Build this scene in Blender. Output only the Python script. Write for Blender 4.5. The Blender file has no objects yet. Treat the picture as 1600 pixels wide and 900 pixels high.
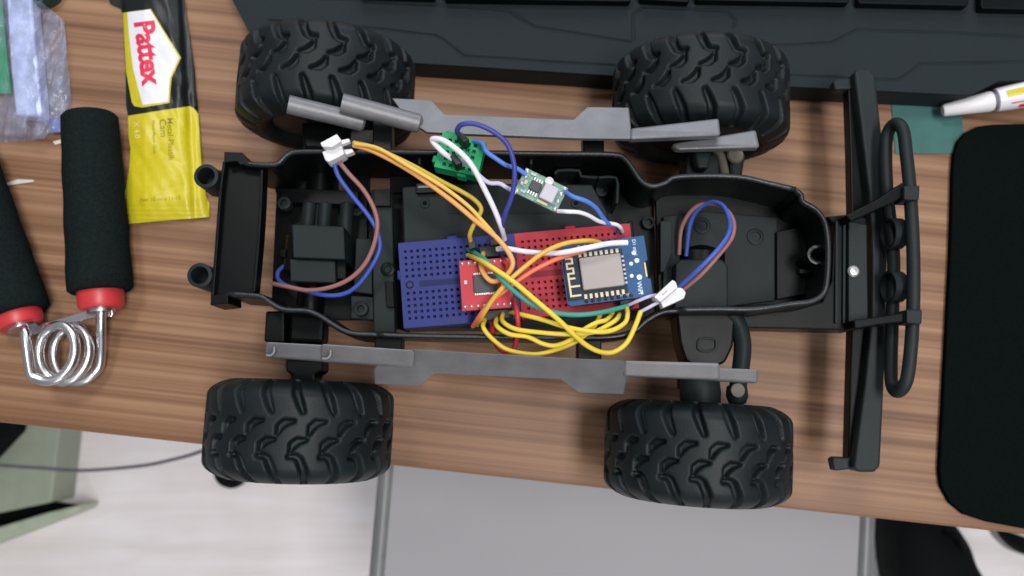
import bpy, bmesh, math, random
import numpy as np
from mathutils import Vector, Matrix
from mathutils.geometry import tessellate_polygon
random.seed(7)
rng = np.random.default_rng(7)
S = 0.01                      # everything below is measured in centimetres
scene = bpy.context.scene
COL = scene.collection
R = math.radians

# ------------------------------------------------------------------ camera, world, lamp, exposure
H, PITCH, F = 40.0, R(8.0), 1305.0
cd = bpy.data.cameras.new('camera'); cam = bpy.data.objects.new('camera', cd); COL.objects.link(cam)
cam.location = (0, 0, H * S); cam.rotation_euler = (PITCH, 0, 0)
cd.sensor_width = 36; cd.lens = F / 1600 * 36; cd.clip_start = 0.01; cd.clip_end = 20
cd.dof.use_dof = True; cd.dof.focus_distance = 0.300; cd.dof.aperture_fstop = 14
scene.camera = cam
w = bpy.data.worlds.new('World'); scene.world = w; w.use_nodes = True
bg = w.node_tree.nodes['Background']; bg.inputs[0].default_value = (0.86, 0.93, 1.0, 1); bg.inputs[1].default_value = 0.34
def area_lamp(name, loc, aim, size, size_y, energy, col):
    l = bpy.data.lights.new(name, 'AREA'); l.shape = 'RECTANGLE'; l.size = size; l.size_y = size_y; l.energy = energy; l.color = col
    o = bpy.data.objects.new(name, l); COL.objects.link(o); o.location = loc
    o.rotation_euler = (Vector(aim) - Vector(loc)).to_track_quat('-Z', 'Y').to_euler()
    return o
area_lamp('ceiling_lamp', (-0.32, 0.72, 1.60), (0, 0.05, 0), 0.30, 0.30, 10, (1.0, 0.96, 0.94))
tube_lamp = area_lamp('room_tube', (0.56, -0.34, 2.25), (0, -0.10, -0.3), 0.42, 1.3, 50, (1.0, 0.975, 0.97))
tube_lamp.rotation_euler = (0, R(16), 0)
area_lamp('monitor_glow', (0.05, 0.95, 0.50), (0, 0.05, 0.0), 0.9, 0.5, 6.0, (0.82, 0.88, 1.0))
area_lamp('floor_fill', (0.26, -1.60, 0.90), (0, -0.1, -0.3), 0.25, 0.6, 6, (1.0, 0.99, 0.98))  # fill lamp added to brighten the floor; no window is known there
vs = scene.view_settings
vs.view_transform = 'Standard'; vs.look = 'None'; vs.exposure = -0.08; vs.gamma = 1.0; vs.use_curve_mapping = False

# ------------------------------------------------------------------ helpers
ct, st = math.cos(PITCH), math.sin(PITCH)
def P(px, py, z):
    """the point at height z (cm above the table) that stands where the photograph shows it"""
    u, v = (px - 800) / F, (450 - py) / F
    dy, dz = v * ct + st, v * st - ct
    k = (z - H) / dz
    return Vector((u * k, dy * k, z))

WL = {}
def link(o, name, parent, origin):
    COL.objects.link(o)
    WL[o.name] = Vector(origin)
    if parent is not None:
        o.parent = parent
        o.location = (Vector(origin) - WL[parent.name]) * S
    else:
        o.location = Vector(origin) * S
    return o

def tag(o, label, cat, group=None, kind=None):
    if label: o['label'] = label
    if cat: o['category'] = cat
    if group: o['group'] = group
    if kind: o['kind'] = kind
    return o

def thing(name, loc, label, cat, group=None):
    o = bpy.data.objects.new(name, None); o.empty_display_size = 0.01
    link(o, name, None, loc)
    return tag(o, label, cat, group)

def mesh(name, verts, faces, m, parent=None, smooth=False, bevel=0.0, origin=None, seg=2, auto=None):
    V = [Vector(v) for v in verts]
    if origin is None:
        lo_ = Vector((min(v.x for v in V), min(v.y for v in V), min(v.z for v in V)))
        hi_ = Vector((max(v.x for v in V), max(v.y for v in V), max(v.z for v in V)))
        origin = Vector(((lo_.x + hi_.x) / 2, (lo_.y + hi_.y) / 2, lo_.z))
    origin = Vector(origin)
    me = bpy.data.meshes.new(name)
    me.from_pydata([(v - origin) * S for v in V], [], faces)
    me.update()
    bm = bmesh.new(); bm.from_mesh(me)
    bmesh.ops.recalc_face_normals(bm, faces=bm.faces)
    bm.to_mesh(me); bm.free()
    if isinstance(m, (list, tuple)):
        for x in m: me.materials.append(x)
    else:
        me.materials.append(m)
    if smooth:
        me.polygons.foreach_set('use_smooth', [True] * len(me.polygons))
    o = bpy.data.objects.new(name, me)
    link(o, name, parent, origin)
    if auto:
        me.polygons.foreach_set('use_smooth', [True] * len(me.polygons))
        es = o.modifiers.new('edges', 'EDGE_SPLIT'); es.split_angle = R(auto)
    if bevel:
        b = o.modifiers.new('bevel', 'BEVEL'); b.width = bevel * S; b.segments = seg; b.limit_method = 'ANGLE'; b.angle_limit = R(35)
        b.harden_normals = False
    return o

def prism_geo(top, z0, off=0):
    """vertical prism under a polygon of 3-D points; the bottom is at z0 (or z0 below each point when z0 is negative offset tuple)"""
    n = len(top)
    bot = [Vector((p.x, p.y, (p.z + z0[0]) if isinstance(z0, tuple) else z0)) for p in top]
    V = list(top) + bot
    Fc = []
    for t in tessellate_polygon([[Vector((p.x, p.y, 0)) for p in top]]):
        Fc.append(tuple(i + off for i in t)); Fc.append(tuple(off + n + i for i in reversed(t)))
    for i in range(n):
        j = (i + 1) % n
        Fc.append((off + i, off + j, off + n + j, off + n + i))
    return V, Fc

def prism(name, pts, z1, z0, m, parent=None, bevel=0.03, seg=2, smooth=False):
    """pts: outline as seen in the photograph (px, py) or (px, py, z)"""
    top = [P(p[0], p[1], p[2] if len(p) > 2 else z1) for p in pts]
    n = len(top)
    V = top + [Vector((p.x, p.y, (p.z + z0[0]) if isinstance(z0, tuple) else z0)) for p in top]
    Fc = [tuple(range(n)), tuple(range(2 * n - 1, n - 1, -1))] + [(i, (i + 1) % n, n + (i + 1) % n, n + i) for i in range(n)]
    return mesh(name, V, Fc, m, parent, bevel=bevel, seg=seg, smooth=smooth)

def rect(x0, y0, x1, y1, sk=-0.04):
    """a photograph-space rectangle turned a little with the car"""
    cx, cy = (x0 + x1) / 2, (y0 + y1) / 2
    return [(x - sk * (y - cy), y + -sk * (x - cx) * 1.0) for x, y in ((x0, y0), (x1, y0), (x1, y1), (x0, y1))]

def catmull(pts, n=8, closed=False):
    pts = [Vector(p) for p in pts]
    out = []
    N = len(pts)
    rngN = N if closed else N - 1
    for i in range(rngN):
        if closed:
            p0, p1, p2, p3 = pts[(i - 1) % N], pts[i], pts[(i + 1) % N], pts[(i + 2) % N]
        else:
            p1, p2 = pts[i], pts[i + 1]
            p0 = pts[i - 1] if i > 0 else p1 * 2 - p2
            p3 = pts[i + 2] if i + 2 < N else p2 * 2 - p1
        for k in range(n):
            t = k / n
            out.append(0.5 * ((2 * p1) + (p2 - p0) * t + (2 * p0 - 5 * p1 + 4 * p2 - p3) * t * t + (3 * p1 - p0 - 3 * p2 + p3) * t ** 3))
    if not closed: out.append(pts[-1])
    return out

def tube_geo(path, r, sides=10, closed=False, off=0):
    V, Fc = [], []
    n = len(path)
    up = Vector((0, 0, 1)); prev = None
    for i, p in enumerate(path):
        a = path[(i - 1) % n] if (closed or i > 0) else p
        b = path[(i + 1) % n] if (closed or i < n - 1) else p
        t = (b - a).normalized()
        if prev is None:
            x = t.cross(up)
            if x.length < 1e-3: x = t.cross(Vector((1, 0, 0)))
            x.normalize()
        else:
            x = (prev - t * prev.dot(t)).normalized()
        prev = x
        y = t.cross(x)
        rr = r(i / (n - 1)) if callable(r) else r
        for k in range(sides):
            a_ = 2 * math.pi * k / sides
            V.append(p + x * math.cos(a_) * rr + y * math.sin(a_) * rr)
    for i in range(n if closed else n - 1):
        j = (i + 1) % n
        for k in range(sides):
            l = (k + 1) % sides
            Fc.append((off + i * sides + k, off + i * sides + l, off + j * sides + l, off + j * sides + k))
    if not closed:
        Fc.append(tuple(off + k for k in range(sides - 1, -1, -1)))
        Fc.append(tuple(off + (n - 1) * sides + k for k in range(sides)))
    return V, Fc

def tube(name, pts, r, m, parent=None, n=8, sides=10, closed=False, spline=True):
    path = catmull(pts, n, closed) if spline else [Vector(p) for p in pts]
    V, Fc = tube_geo(path, r, sides, closed)
    return mesh(name, V, Fc, m, parent, auto=50)

def lathe(name, prof, c, axis, m, parent=None, seg=32, auto=35, cap=True):
    """prof: (distance along the axis, radius)"""
    ax = Vector(axis).normalized(); c = Vector(c)
    x = ax.cross(Vector((0, 0, 1)))
    if x.length < 1e-3: x = Vector((1, 0, 0))
    x.normalize(); y = ax.cross(x)
    V, Fc = [], []
    for (a, r) in prof:
        for k in range(seg):
            th = 2 * math.pi * k / seg
            V.append(c + ax * a + (x * math.cos(th) + y * math.sin(th)) * r)
    for i in range(len(prof) - 1):
        for k in range(seg):
            l = (k + 1) % seg
            Fc.append((i * seg + k, i * seg + l, (i + 1) * seg + l, (i + 1) * seg + k))
    if cap:
        Fc.append(tuple(range(seg - 1, -1, -1))); Fc.append(tuple((len(prof) - 1) * seg + k for k in range(seg)))
    return mesh(name, V, Fc, m, parent, auto=auto)

def wall(name, pts, z1, z0, th, m, parent=None, sub=4, bevel=0.04):
    """a thin upright wall that follows a line"""
    path = catmull([P(p[0], p[1], z1) for p in pts], sub)
    n = len(path); L, Rr = [], []
    for i, p in enumerate(path):
        t = (path[min(i + 1, n - 1)] - path[max(i - 1, 0)]); t.z = 0; t.normalize()
        nn = Vector((-t.y, t.x, 0)) * th / 2
        L.append(p + nn); Rr.append(p - nn)
    V, Fc = [], []
    zb = z0
    for a, b in zip(L, Rr):
        V += [a, b, Vector((b.x, b.y, zb)), Vector((a.x, a.y, zb))]
    for i in range(n - 1):
        for k in range(4):
            l = (k + 1) % 4
            Fc.append((4 * i + k, 4 * i + l, 4 * i + 4 + l, 4 * i + 4 + k))
    Fc.append((0, 1, 2, 3)); Fc.append((4 * n - 4, 4 * n - 3, 4 * n - 2, 4 * n - 1))
    return mesh(name, V, Fc, m, parent, bevel=bevel)

class Frame:
    """a flat board's own axes: u to its right, v towards its near edge, from three corners in the photograph"""
    def __init__(s, tl, tr, bl, z):
        s.o = P(*tl, z); s.z = z
        a = P(*tr, z) - s.o; b = P(*bl, z) - s.o
        s.w, s.h = a.length, b.length
        s.u = a.normalized(); s.v = Vector((s.u.y, -s.u.x, 0))
        s.h = b.dot(s.v)
    def pt(s, u, v, dz=0): return s.o + s.u * u + s.v * v + Vector((0, 0, dz))
    def poly(s, uv, dz=0): return [s.pt(a, b, dz) for a, b in uv]
    def uv(s, px, py, dz=0):
        d = P(px, py, s.z + dz) - s.o
        return d.dot(s.u), d.dot(s.v)

def fbox(name, fr, u0, v0, u1, v1, d0, d1, m, parent=None, bevel=0.01, seg=1):
    t = fr.poly([(u0, v0), (u1, v0), (u1, v1), (u0, v1)], d1)
    V = t + [p + Vector((0, 0, d0 - d1)) for p in t]
    Fc = [(0, 1, 2, 3), (7, 6, 5, 4), (0, 1, 5, 4), (1, 2, 6, 5), (2, 3, 7, 6), (3, 0, 4, 7)]
    return mesh(name, V, Fc, m, parent, bevel=bevel, seg=seg)

def fboxes(name, fr, boxes, m, parent=None):
    V, Fc = [], []
    for (u0, v0, u1, v1, d0, d1) in boxes:
        o = len(V)
        t = fr.poly([(u0, v0), (u1, v0), (u1, v1), (u0, v1)], d1)
        V += t + [p + Vector((0, 0, d0 - d1)) for p in t]
        Fc += [tuple(o + i for i in f) for f in ((0, 1, 2, 3), (7, 6, 5, 4), (0, 1, 5, 4), (1, 2, 6, 5), (2, 3, 7, 6), (3, 0, 4, 7))]
    return mesh(name, V, Fc, m, parent)

def text_geo(body, size, bold=0.0, spacing=1.0):
    """lettering as flat 2-D faces: (verts2d, faces), its own left end at the origin"""
    c = bpy.data.curves.new('lettering', 'FONT'); c.body = body; c.size = 1.0; c.offset = bold; c.resolution_u = 3
    c.space_character = spacing
    o = bpy.data.objects.new('lettering', c); COL.objects.link(o)
    me = bpy.data.meshes.new_from_object(o.evaluated_get(bpy.context.evaluated_depsgraph_get()))
    bm = bmesh.new(); bm.from_mesh(me)
    bmesh.ops.triangulate(bm, faces=bm.faces)
    for _ in range(2):
        long_ = [e for e in bm.edges if e.calc_length() > 0.22]
        if long_: bmesh.ops.subdivide_edges(bm, edges=long_, cuts=1)
        bmesh.ops.triangulate(bm, faces=[f for f in bm.faces if len(f.verts) > 3])
    V = [(v.co.x * size, v.co.y * size) for v in bm.verts]
    Fc = [tuple(v.index for v in f.verts) for f in bm.faces]
    bm.free(); bpy.data.objects.remove(o); bpy.data.meshes.remove(me); bpy.data.curves.remove(c)
    return V, Fc

# ------------------------------------------------------------------ materials
def mat(name, col, rough=0.5, spec=0.5, metal=0.0, var=0.12, vscale=60, bump=0.0, bscale=900, coat=0.0, alpha=None, trans=0.0, sss=0.0):
    m = bpy.data.materials.new(name); m.use_nodes = True
    nt = m.node_tree; b = nt.nodes['Principled BSDF']
    b.inputs['Roughness'].default_value = rough; b.inputs['Metallic'].default_value = metal
    b.inputs['Specular IOR Level'].default_value = spec
    b.inputs['Coat Weight'].default_value = coat
    b.inputs['Transmission Weight'].default_value = trans
    if alpha is not None: b.inputs['Alpha'].default_value = alpha
    if sss:
        b.inputs['Subsurface Weight'].default_value = sss; b.inputs['Subsurface Radius'].default_value = (0.002, 0.002, 0.002)
    tc = nt.nodes.new('ShaderNodeTexCoord')
    n = nt.nodes.new('ShaderNodeTexNoise'); n.inputs['Scale'].default_value = vscale; n.inputs['Detail'].default_value = 5
    nt.links.new(tc.outputs['Object'], n.inputs['Vector'])
    r = nt.nodes.new('ShaderNodeValToRGB')
    r.color_ramp.elements[0].position = 0.3; r.color_ramp.elements[1].position = 0.72
    r.color_ramp.elements[0].color = (*[c * (1 - var) for c in col], 1)
    r.color_ramp.elements[1].color = (*[min(1, c * (1 + var)) for c in col], 1)
    nt.links.new(n.outputs['Fac'], r.inputs['Fac']); nt.links.new(r.outputs['Color'], b.inputs['Base Color'])
    mr = nt.nodes.new('ShaderNodeMapRange'); mr.inputs['To Min'].default_value = max(0.02, rough - 0.08); mr.inputs['To Max'].default_value = min(1, rough + 0.08)
    nt.links.new(n.outputs['Fac'], mr.inputs['Value']); nt.links.new(mr.outputs['Result'], b.inputs['Roughness'])
    if bump:
        n2 = nt.nodes.new('ShaderNodeTexNoise'); n2.inputs['Scale'].default_value = bscale; n2.inputs['Detail'].default_value = 3
        nt.links.new(tc.outputs['Object'], n2.inputs['Vector'])
        bp = nt.nodes.new('ShaderNodeBump'); bp.inputs['Strength'].default_value = bump; bp.inputs['Distance'].default_value = 0.0006
        nt.links.new(n2.outputs['Fac'], bp.inputs['Height']); nt.links.new(bp.outputs['Normal'], b.inputs['Normal'])
    return m

def wood_mat():
    m = bpy.data.materials.new('striped_wood'); m.use_nodes = True
    nt = m.node_tree; b = nt.nodes['Principled BSDF']; N = nt.nodes.new; Lk = nt.links.new
    b.inputs['Specular IOR Level'].default_value = 0.35
    tc = N('ShaderNodeTexCoord')
    def noise(sx, sy, det, dist=0.0, rough=0.5, off=(0, 0, 0)):
        mp = N('ShaderNodeMapping'); mp.inputs['Scale'].default_value = (sx, sy, 1); mp.inputs['Location'].default_value = off
        Lk(tc.outputs['Object'], mp.inputs['Vector'])
        n = N('ShaderNodeTexNoise'); n.inputs['Scale'].default_value = 1; n.inputs['Detail'].default_value = det
        n.inputs['Distortion'].default_value = dist; n.inputs['Roughness'].default_value = rough
        Lk(mp.outputs['Vector'], n.inputs['Vector']); return n
    broad = noise(0.42, 118, 2, 0.04)
    mid = noise(0.8, 380, 2, 0.05, 0.5, (3, 1, 0))
    fine = noise(8, 1000, 2, 0.0, 0.6, (7, 4, 0))
    patch = noise(5, 16, 2, 0.3, 0.5, (1, 9, 0))
    def math_(op, a, bb):
        x = N('ShaderNodeMath'); x.operation = op
        for i, q in enumerate((a, bb)):
            if isinstance(q, (int, float)): x.inputs[i].default_value = q
            else: Lk(q, x.inputs[i])
        return x.outputs[0]
    s = math_('ADD', math_('MULTIPLY', broad.outputs['Fac'], 0.52), math_('MULTIPLY', mid.outputs['Fac'], 0.40))
    s = math_('ADD', s, math_('MULTIPLY', fine.outputs['Fac'], 0.10))
    s = math_('ADD', s, math_('MULTIPLY', patch.outputs['Fac'], 0.07))
    r = N('ShaderNodeValToRGB'); cr = r.color_ramp
    cr.elements[0].position = 0.40; cr.elements[0].color = (0.108, 0.049, 0.022, 1)
    cr.elements[1].position = 0.70; cr.elements[1].color = (0.304, 0.178, 0.105, 1)
    for pos, c in ((0.47, (0.144, 0.069, 0.033, 1)), (0.53, (0.186, 0.094, 0.048, 1)), (0.59, (0.227, 0.122, 0.066, 1)), (0.64, (0.253, 0.141, 0.079, 1))):
        e = cr.elements.new(pos); e.color = c
    Lk(s, r.inputs['Fac']); Lk(r.outputs['Color'], b.inputs['Base Color'])
    mr = N('ShaderNodeMapRange'); mr.inputs['To Min'].default_value = 0.42; mr.inputs['To Max'].default_value = 0.6
    Lk(mid.outputs['Fac'], mr.inputs['Value']); Lk(mr.outputs['Result'], b.inputs['Roughness'])
    bp = N('ShaderNodeBump'); bp.inputs['Strength'].default_value = 0.15; bp.inputs['Distance'].default_value = 0.0004
    Lk(fine.outputs['Fac'], bp.inputs['Height']); Lk(bp.outputs['Normal'], b.inputs['Normal'])
    return m

def floor_mat():
    m = bpy.data.materials.new('pale_laminate'); m.use_nodes = True
    nt = m.node_tree; b = nt.nodes['Principled BSDF']; N = nt.nodes.new; Lk = nt.links.new
    b.inputs['Roughness'].default_value = 0.45; b.inputs['Specular IOR Level'].default_value = 0.3
    tc = N('ShaderNodeTexCoord'); mp = N('ShaderNodeMapping'); mp.inputs['Scale'].default_value = (4, 40, 1); mp.inputs['Rotation'].default_value = (0, 0, 0.06)
    Lk(tc.outputs['Object'], mp.inputs['Vector'])
    n = N('ShaderNodeTexNoise'); n.inputs['Scale'].default_value = 1; n.inputs['Detail'].default_value = 6; n.inputs['Distortion'].default_value = 0.6
    Lk(mp.outputs['Vector'], n.inputs['Vector'])
    n2 = N('ShaderNodeTexNoise'); n2.inputs['Scale'].default_value = 9; n2.inputs['Detail'].default_value = 3
    Lk(tc.outputs['Object'], n2.inputs['Vector'])
    r = N('ShaderNodeValToRGB'); r.color_ramp.elements[0].position = 0.3; r.color_ramp.elements[1].position = 0.65
    r.color_ramp.elements[0].color = (0.74, 0.675, 0.655, 1); r.color_ramp.elements[1].color = (0.90, 0.855, 0.87, 1)
    mx = N('ShaderNodeMath'); mx.operation = 'MULTIPLY_ADD'; mx.inputs[1].default_value = 0.6
    m2 = N('ShaderNodeMath'); m2.operation = 'MULTIPLY'; m2.inputs[1].default_value = 0.4
    Lk(n2.outputs['Fac'], m2.inputs[0]); Lk(n.outputs['Fac'], mx.inputs[0]); Lk(m2.outputs[0], mx.inputs[2])
    Lk(mx.outputs[0], r.inputs['Fac']); Lk(r.outputs['Color'], b.inputs['Base Color'])
    return m

def film_mat():
    m = bpy.data.materials.new('clear_film'); m.use_nodes = True
    nt = m.node_tree; N = nt.nodes.new; Lk = nt.links.new
    b = nt.nodes['Principled BSDF']; out = nt.nodes['Material Output']
    b.inputs['Base Color'].default_value = (0.28, 0.31, 0.42, 1); b.inputs['Roughness'].default_value = 0.22; b.inputs['Specular IOR Level'].default_value = 0.8
    tc = N('ShaderNodeTexCoord'); n = N('ShaderNodeTexNoise'); n.inputs['Scale'].default_value = 1; n.inputs['Detail'].default_value = 3
    n.inputs['Distortion'].default_value = 0.8
    mp = N('ShaderNodeMapping'); mp.inputs['Scale'].default_value = (150, 34, 60); mp.inputs['Rotation'].default_value = (0, 0, 0.12); Lk(tc.outputs['Object'], mp.inputs['Vector']); Lk(mp.outputs['Vector'], n.inputs['Vector'])
    bp = N('ShaderNodeBump'); bp.inputs['Strength'].default_value = 0.8; bp.inputs['Distance'].default_value = 0.003
    Lk(n.outputs['Fac'], bp.inputs['Height']); Lk(bp.outputs['Normal'], b.inputs['Normal'])
    tr = N('ShaderNodeBsdfTransparent'); mx = N('ShaderNodeMixShader')
    mr = N('ShaderNodeMapRange'); mr.inputs['From Min'].default_value = 0.3; mr.inputs['From Max'].default_value = 0.7
    mr.inputs['To Min'].default_value = 0.12; mr.inputs['To Max'].default_value = 0.46
    Lk(n.outputs['Fac'], mr.inputs['Value']); Lk(mr.outputs['Result'], mx.inputs['Fac'])
    Lk(tr.outputs[0], mx.inputs[1]); Lk(b.outputs[0], mx.inputs[2]); Lk(mx.outputs[0], out.inputs['Surface'])
    return m

M = dict(
    wood=wood_mat(), floor=floor_mat(), film=film_mat(),
    tub=mat('black_plastic', (0.0016, 0.0026, 0.0027), 0.36, 0.12, bump=0.08, bscale=2500),
    lip=mat('highlight_lip_plastic', (0.009, 0.0115, 0.0125), 0.34, 0.4, bump=0.2, bscale=1500),  # lighter and glossier than the tub, so edges pick up a highlight
    tub2=mat('charcoal_plastic', (0.0115, 0.0170, 0.0180), 0.5, 0.14, bump=0.12, bscale=2500),
    tyre=mat('tyre_rubber', (0.0050, 0.0080, 0.0092), 0.50, 0.22, var=0.35, vscale=90, bump=0.15, bscale=1500),
    rim=mat('rim_plastic', (0.012, 0.014, 0.015), 0.4, 0.5),
    slider=mat('silver_grey_plastic', (0.150, 0.149, 0.155), 0.40, 0.4, metal=0.28, var=0.16, bump=0.2, bscale=2200, vscale=90),
    bumper=mat('bumper_plastic', (0.0105, 0.0150, 0.0160), 0.48, 0.2, bump=0.25, bscale=2500),
    kb=mat('keyboard_plastic', (0.0115, 0.0170, 0.0190), 0.65, 0.16, bump=0.5, bscale=3500, var=0.08),
    key=mat('key_plastic', (0.002, 0.0035, 0.0045), 0.5, 0.1),
    pad=mat('mat_cloth', (0.0036, 0.0056, 0.0054), 0.95, 0.0, var=0.12, vscale=900, bump=0.5, bscale=3000),
    blue=mat('blue_plastic', (0.028, 0.036, 0.158), 0.55, 0.15, var=0.08),
    red=mat('red_plastic', (0.36, 0.030, 0.046), 0.55, 0.18, var=0.08),
    redpcb=mat('red_board', (0.42, 0.034, 0.046), 0.5, 0.25),
    bluepcb=mat('blue_board', (0.010, 0.062, 0.165), 0.45, 0.25),
    darkpcb=mat('dark_blue_board', (0.012, 0.022, 0.042), 0.5, 0.2),
    green=mat('green_plastic', (0.008, 0.235, 0.088), 0.5, 0.25, var=0.1),
    greenpcb=mat('green_board', (0.12, 0.26, 0.19), 0.4, 0.5, var=0.5, vscale=900),
    shield=mat('shield_tin', (0.300, 0.275, 0.262), 0.55, 0.3, metal=0.1, var=0.04),
    gold=mat('gold_trace', (0.40, 0.335, 0.20), 0.4, 0.5, metal=0.4),
    tin=mat('solder_tin', (0.62, 0.62, 0.62), 0.36, 0.5, metal=0.7),
    chip=mat('chip_epoxy', (0.030, 0.034, 0.038), 0.45, 0.4),
    coil=mat('inductor_grey', (0.44, 0.41, 0.47), 0.5, 0.4),
    white=mat('white_nylon', (0.633, 0.618, 0.633), 0.4, 0.4, var=0.03, sss=0.1),
    print=mat('white_print', (0.55, 0.66, 0.74), 0.6, 0.3),
    foam=mat('foam_grip', (0.0085, 0.0120, 0.0120), 0.95, 0.02, var=0.22, vscale=700, bump=0.9, bscale=1300),
    collar=mat('red_collar', (0.47, 0.030, 0.036), 0.4, 0.5),
    steel=mat('spring_steel', (0.60, 0.59, 0.60), 0.27, 0.5, metal=1.0, var=0.06),
    yellow=mat('yellow_foil', (0.472, 0.400, 0.012), 0.38, 0.5, var=0.05, vscale=300, bump=0.2, bscale=700),
    black=mat('black_foil', (0.005, 0.007, 0.007), 0.36, 0.35, bump=0.15, bscale=350),
    label=mat('white_label', (0.626, 0.617, 0.657), 0.4, 0.4, var=0.03),
    redink=mat('red_ink', (0.56, 0.025, 0.060), 0.5, 0.3, var=0.05),
    darkink=mat('dark_ink', (0.20, 0.16, 0.012), 0.6, 0.2),
    paleink=mat('pale_ink', (0.62, 0.55, 0.20), 0.5, 0.2),
    card=mat('teal_card', (0.040, 0.118, 0.108), 0.7, 0.3, var=0.15),
    seat=mat('grey_seat', (0.335, 0.332, 0.350), 0.55, 0.3, var=0.03, vscale=12),
    frame=mat('grey_tube', (0.17, 0.175, 0.18), 0.4, 0.5),
    sage=mat('sage_metal', (0.31, 0.345, 0.265), 0.55, 0.4, var=0.06),
    sagelight=mat('sage_edge', (0.42, 0.465, 0.35), 0.5, 0.4, var=0.1),
    shoe=mat('black_leather', (0.003, 0.0045, 0.0045), 0.75, 0.1),
    sole=mat('grey_sole', (0.30, 0.31, 0.31), 0.7, 0.3),
    cable=mat('grey_cable', (0.12, 0.11, 0.14), 0.5, 0.4),
    bluepaper=mat('blue_white_sleeve', (0.46, 0.53, 0.84), 0.3, 0.5, var=0.28, vscale=120, bump=0.6, bscale=220),
    bluebit=mat('blue_sleeve', (0.07, 0.10, 0.38), 0.4, 0.4),
    darkgreen=mat('dark_green_coat', (0.012, 0.035, 0.022), 0.5, 0.4, var=0.5, vscale=300),
    brass=mat('brass_spring', (0.11, 0.10, 0.075), 0.55, 0.3),
    chipwood=mat('pale_chip', (0.528, 0.480, 0.416), 0.7, 0.3),
    w_orange=mat('orange_wire', (0.714, 0.340, 0.098), 0.42, 0.28, var=0.05), w_lorange=mat('light_orange_wire', (0.680, 0.408, 0.085), 0.42, 0.28, var=0.05),
    w_yellow=mat('yellow_wire', (0.663, 0.493, 0.047), 0.42, 0.28, var=0.05), w_olive=mat('dull_yellow_wire', (0.442, 0.315, 0.038), 0.42, 0.28, var=0.05),
    w_white=mat('white_wire', (0.680, 0.663, 0.731), 0.42, 0.28, var=0.03), w_navy=mat('dark_blue_wire', (0.038, 0.047, 0.238), 0.42, 0.28, var=0.05),
    w_blue=mat('blue_wire', (0.076, 0.170, 0.527), 0.42, 0.28, var=0.05), w_teal=mat('teal_wire', (0.043, 0.255, 0.200), 0.42, 0.28, var=0.05),
    w_salmon=mat('salmon_wire', (0.697, 0.162, 0.089), 0.42, 0.28, var=0.05), w_red=mat('red_wire', (0.442, 0.030, 0.038), 0.42, 0.28, var=0.05),
    w_blue2=mat('deep_blue_wire', (0.045, 0.085, 0.36), 0.42, 0.28, var=0.05), w_brown=mat('brown_wire', (0.255, 0.115, 0.106), 0.42, 0.28, var=0.05), w_gold=mat('golden_wire', (0.629, 0.374, 0.051), 0.42, 0.28, var=0.05),
    w_lav=mat('lavender_wire', (0.493, 0.476, 0.629), 0.42, 0.28, var=0.04),
    bore=mat('pin_black', (0.006, 0.007, 0.008), 0.5, 0.4),
)

# ------------------------------------------------------------------ the setting: floor and desk
fl = mesh('floor', [(-260, -260, -75), (260, -260, -75), (260, 260, -75), (-260, 260, -75)], [(0, 1, 2, 3)], M['floor'])
tag(fl, 'pale pinkish wood laminate floor below the desk edge', None, kind='structure')

# the desk: its own axes follow the near edge
ang = math.atan2(P(1600, 835, 0).y - P(0, 660, 0).y, P(1600, 835, 0).x - P(0, 660, 0).x)
eo = (P(0, 660, 0) + P(1600, 835, 0)) / 2
desk = thing('desk', (eo.x, eo.y, 0), 'desk with striped brown wood-grain top under the model car', 'desk')
desk.rotation_euler.z = ang
def desk_part(name, x0, y0, x1, y1, z0, z1, m, bevel):
    V = [Vector(p) for p in ((x0, y0, z1), (x1, y0, z1), (x1, y1, z1), (x0, y1, z1), (x0, y0, z0), (x1, y0, z0), (x1, y1, z0), (x0, y1, z0))]
    me = bpy.data.meshes.new(name)
    me.from_pydata([v * S for v in V], [], [(0, 1, 2, 3), (7, 6, 5, 4), (0, 4, 5, 1), (1, 5, 6, 2), (2, 6, 7, 3), (3, 7, 4, 0)])
    me.materials.append(m); o = bpy.data.objects.new(name, me); COL.objects.link(o); o.parent = desk
    b = o.modifiers.new('bevel', 'BEVEL'); b.width = bevel * S; b.segments = 3
    return o
desk_part('desk_top', -62, 0, 62, 66, -1.8, 0, M['wood'], 0.12)
for sx in (-60, 57):
    for sy in (26, 60):
        desk_part('desk_leg', sx, sy, sx + 3, sy + 3, -75, -1.85, M['frame'], 0.1)

# ------------------------------------------------------------------ under the desk: chair, floor tray, shoes, cable
zs = -28
ch = thing('chair', P(970, 900, -75), 'pale grey chair seat with round grey side rails pushed under desk', 'chair')
prism('seat_panel', [(626, 600), (1352, 600), (1345, 815), (1334, 1010), (590, 1010), (613, 728)], zs, zs - 0.9, M['seat'], ch, bevel=0.1)
for a, b in (((617, 590), (580, 1015)), ((1362, 600), (1343, 1015))):
    tube('side_rail', [P(*a, zs - 0.35), P((a[0] + b[0]) / 2 , (a[1] + b[1]) / 2, zs - 0.35), P(*b, zs - 0.35)], 0.68, M['frame'], ch, sides=16)
    for q in (a, b):
        p = P(*q, zs - 0.8)
        tube('leg', [p, Vector((p.x * 0.98, p.y, -75))], 0.9, M['frame'], ch, spline=False, sides=14)

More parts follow.
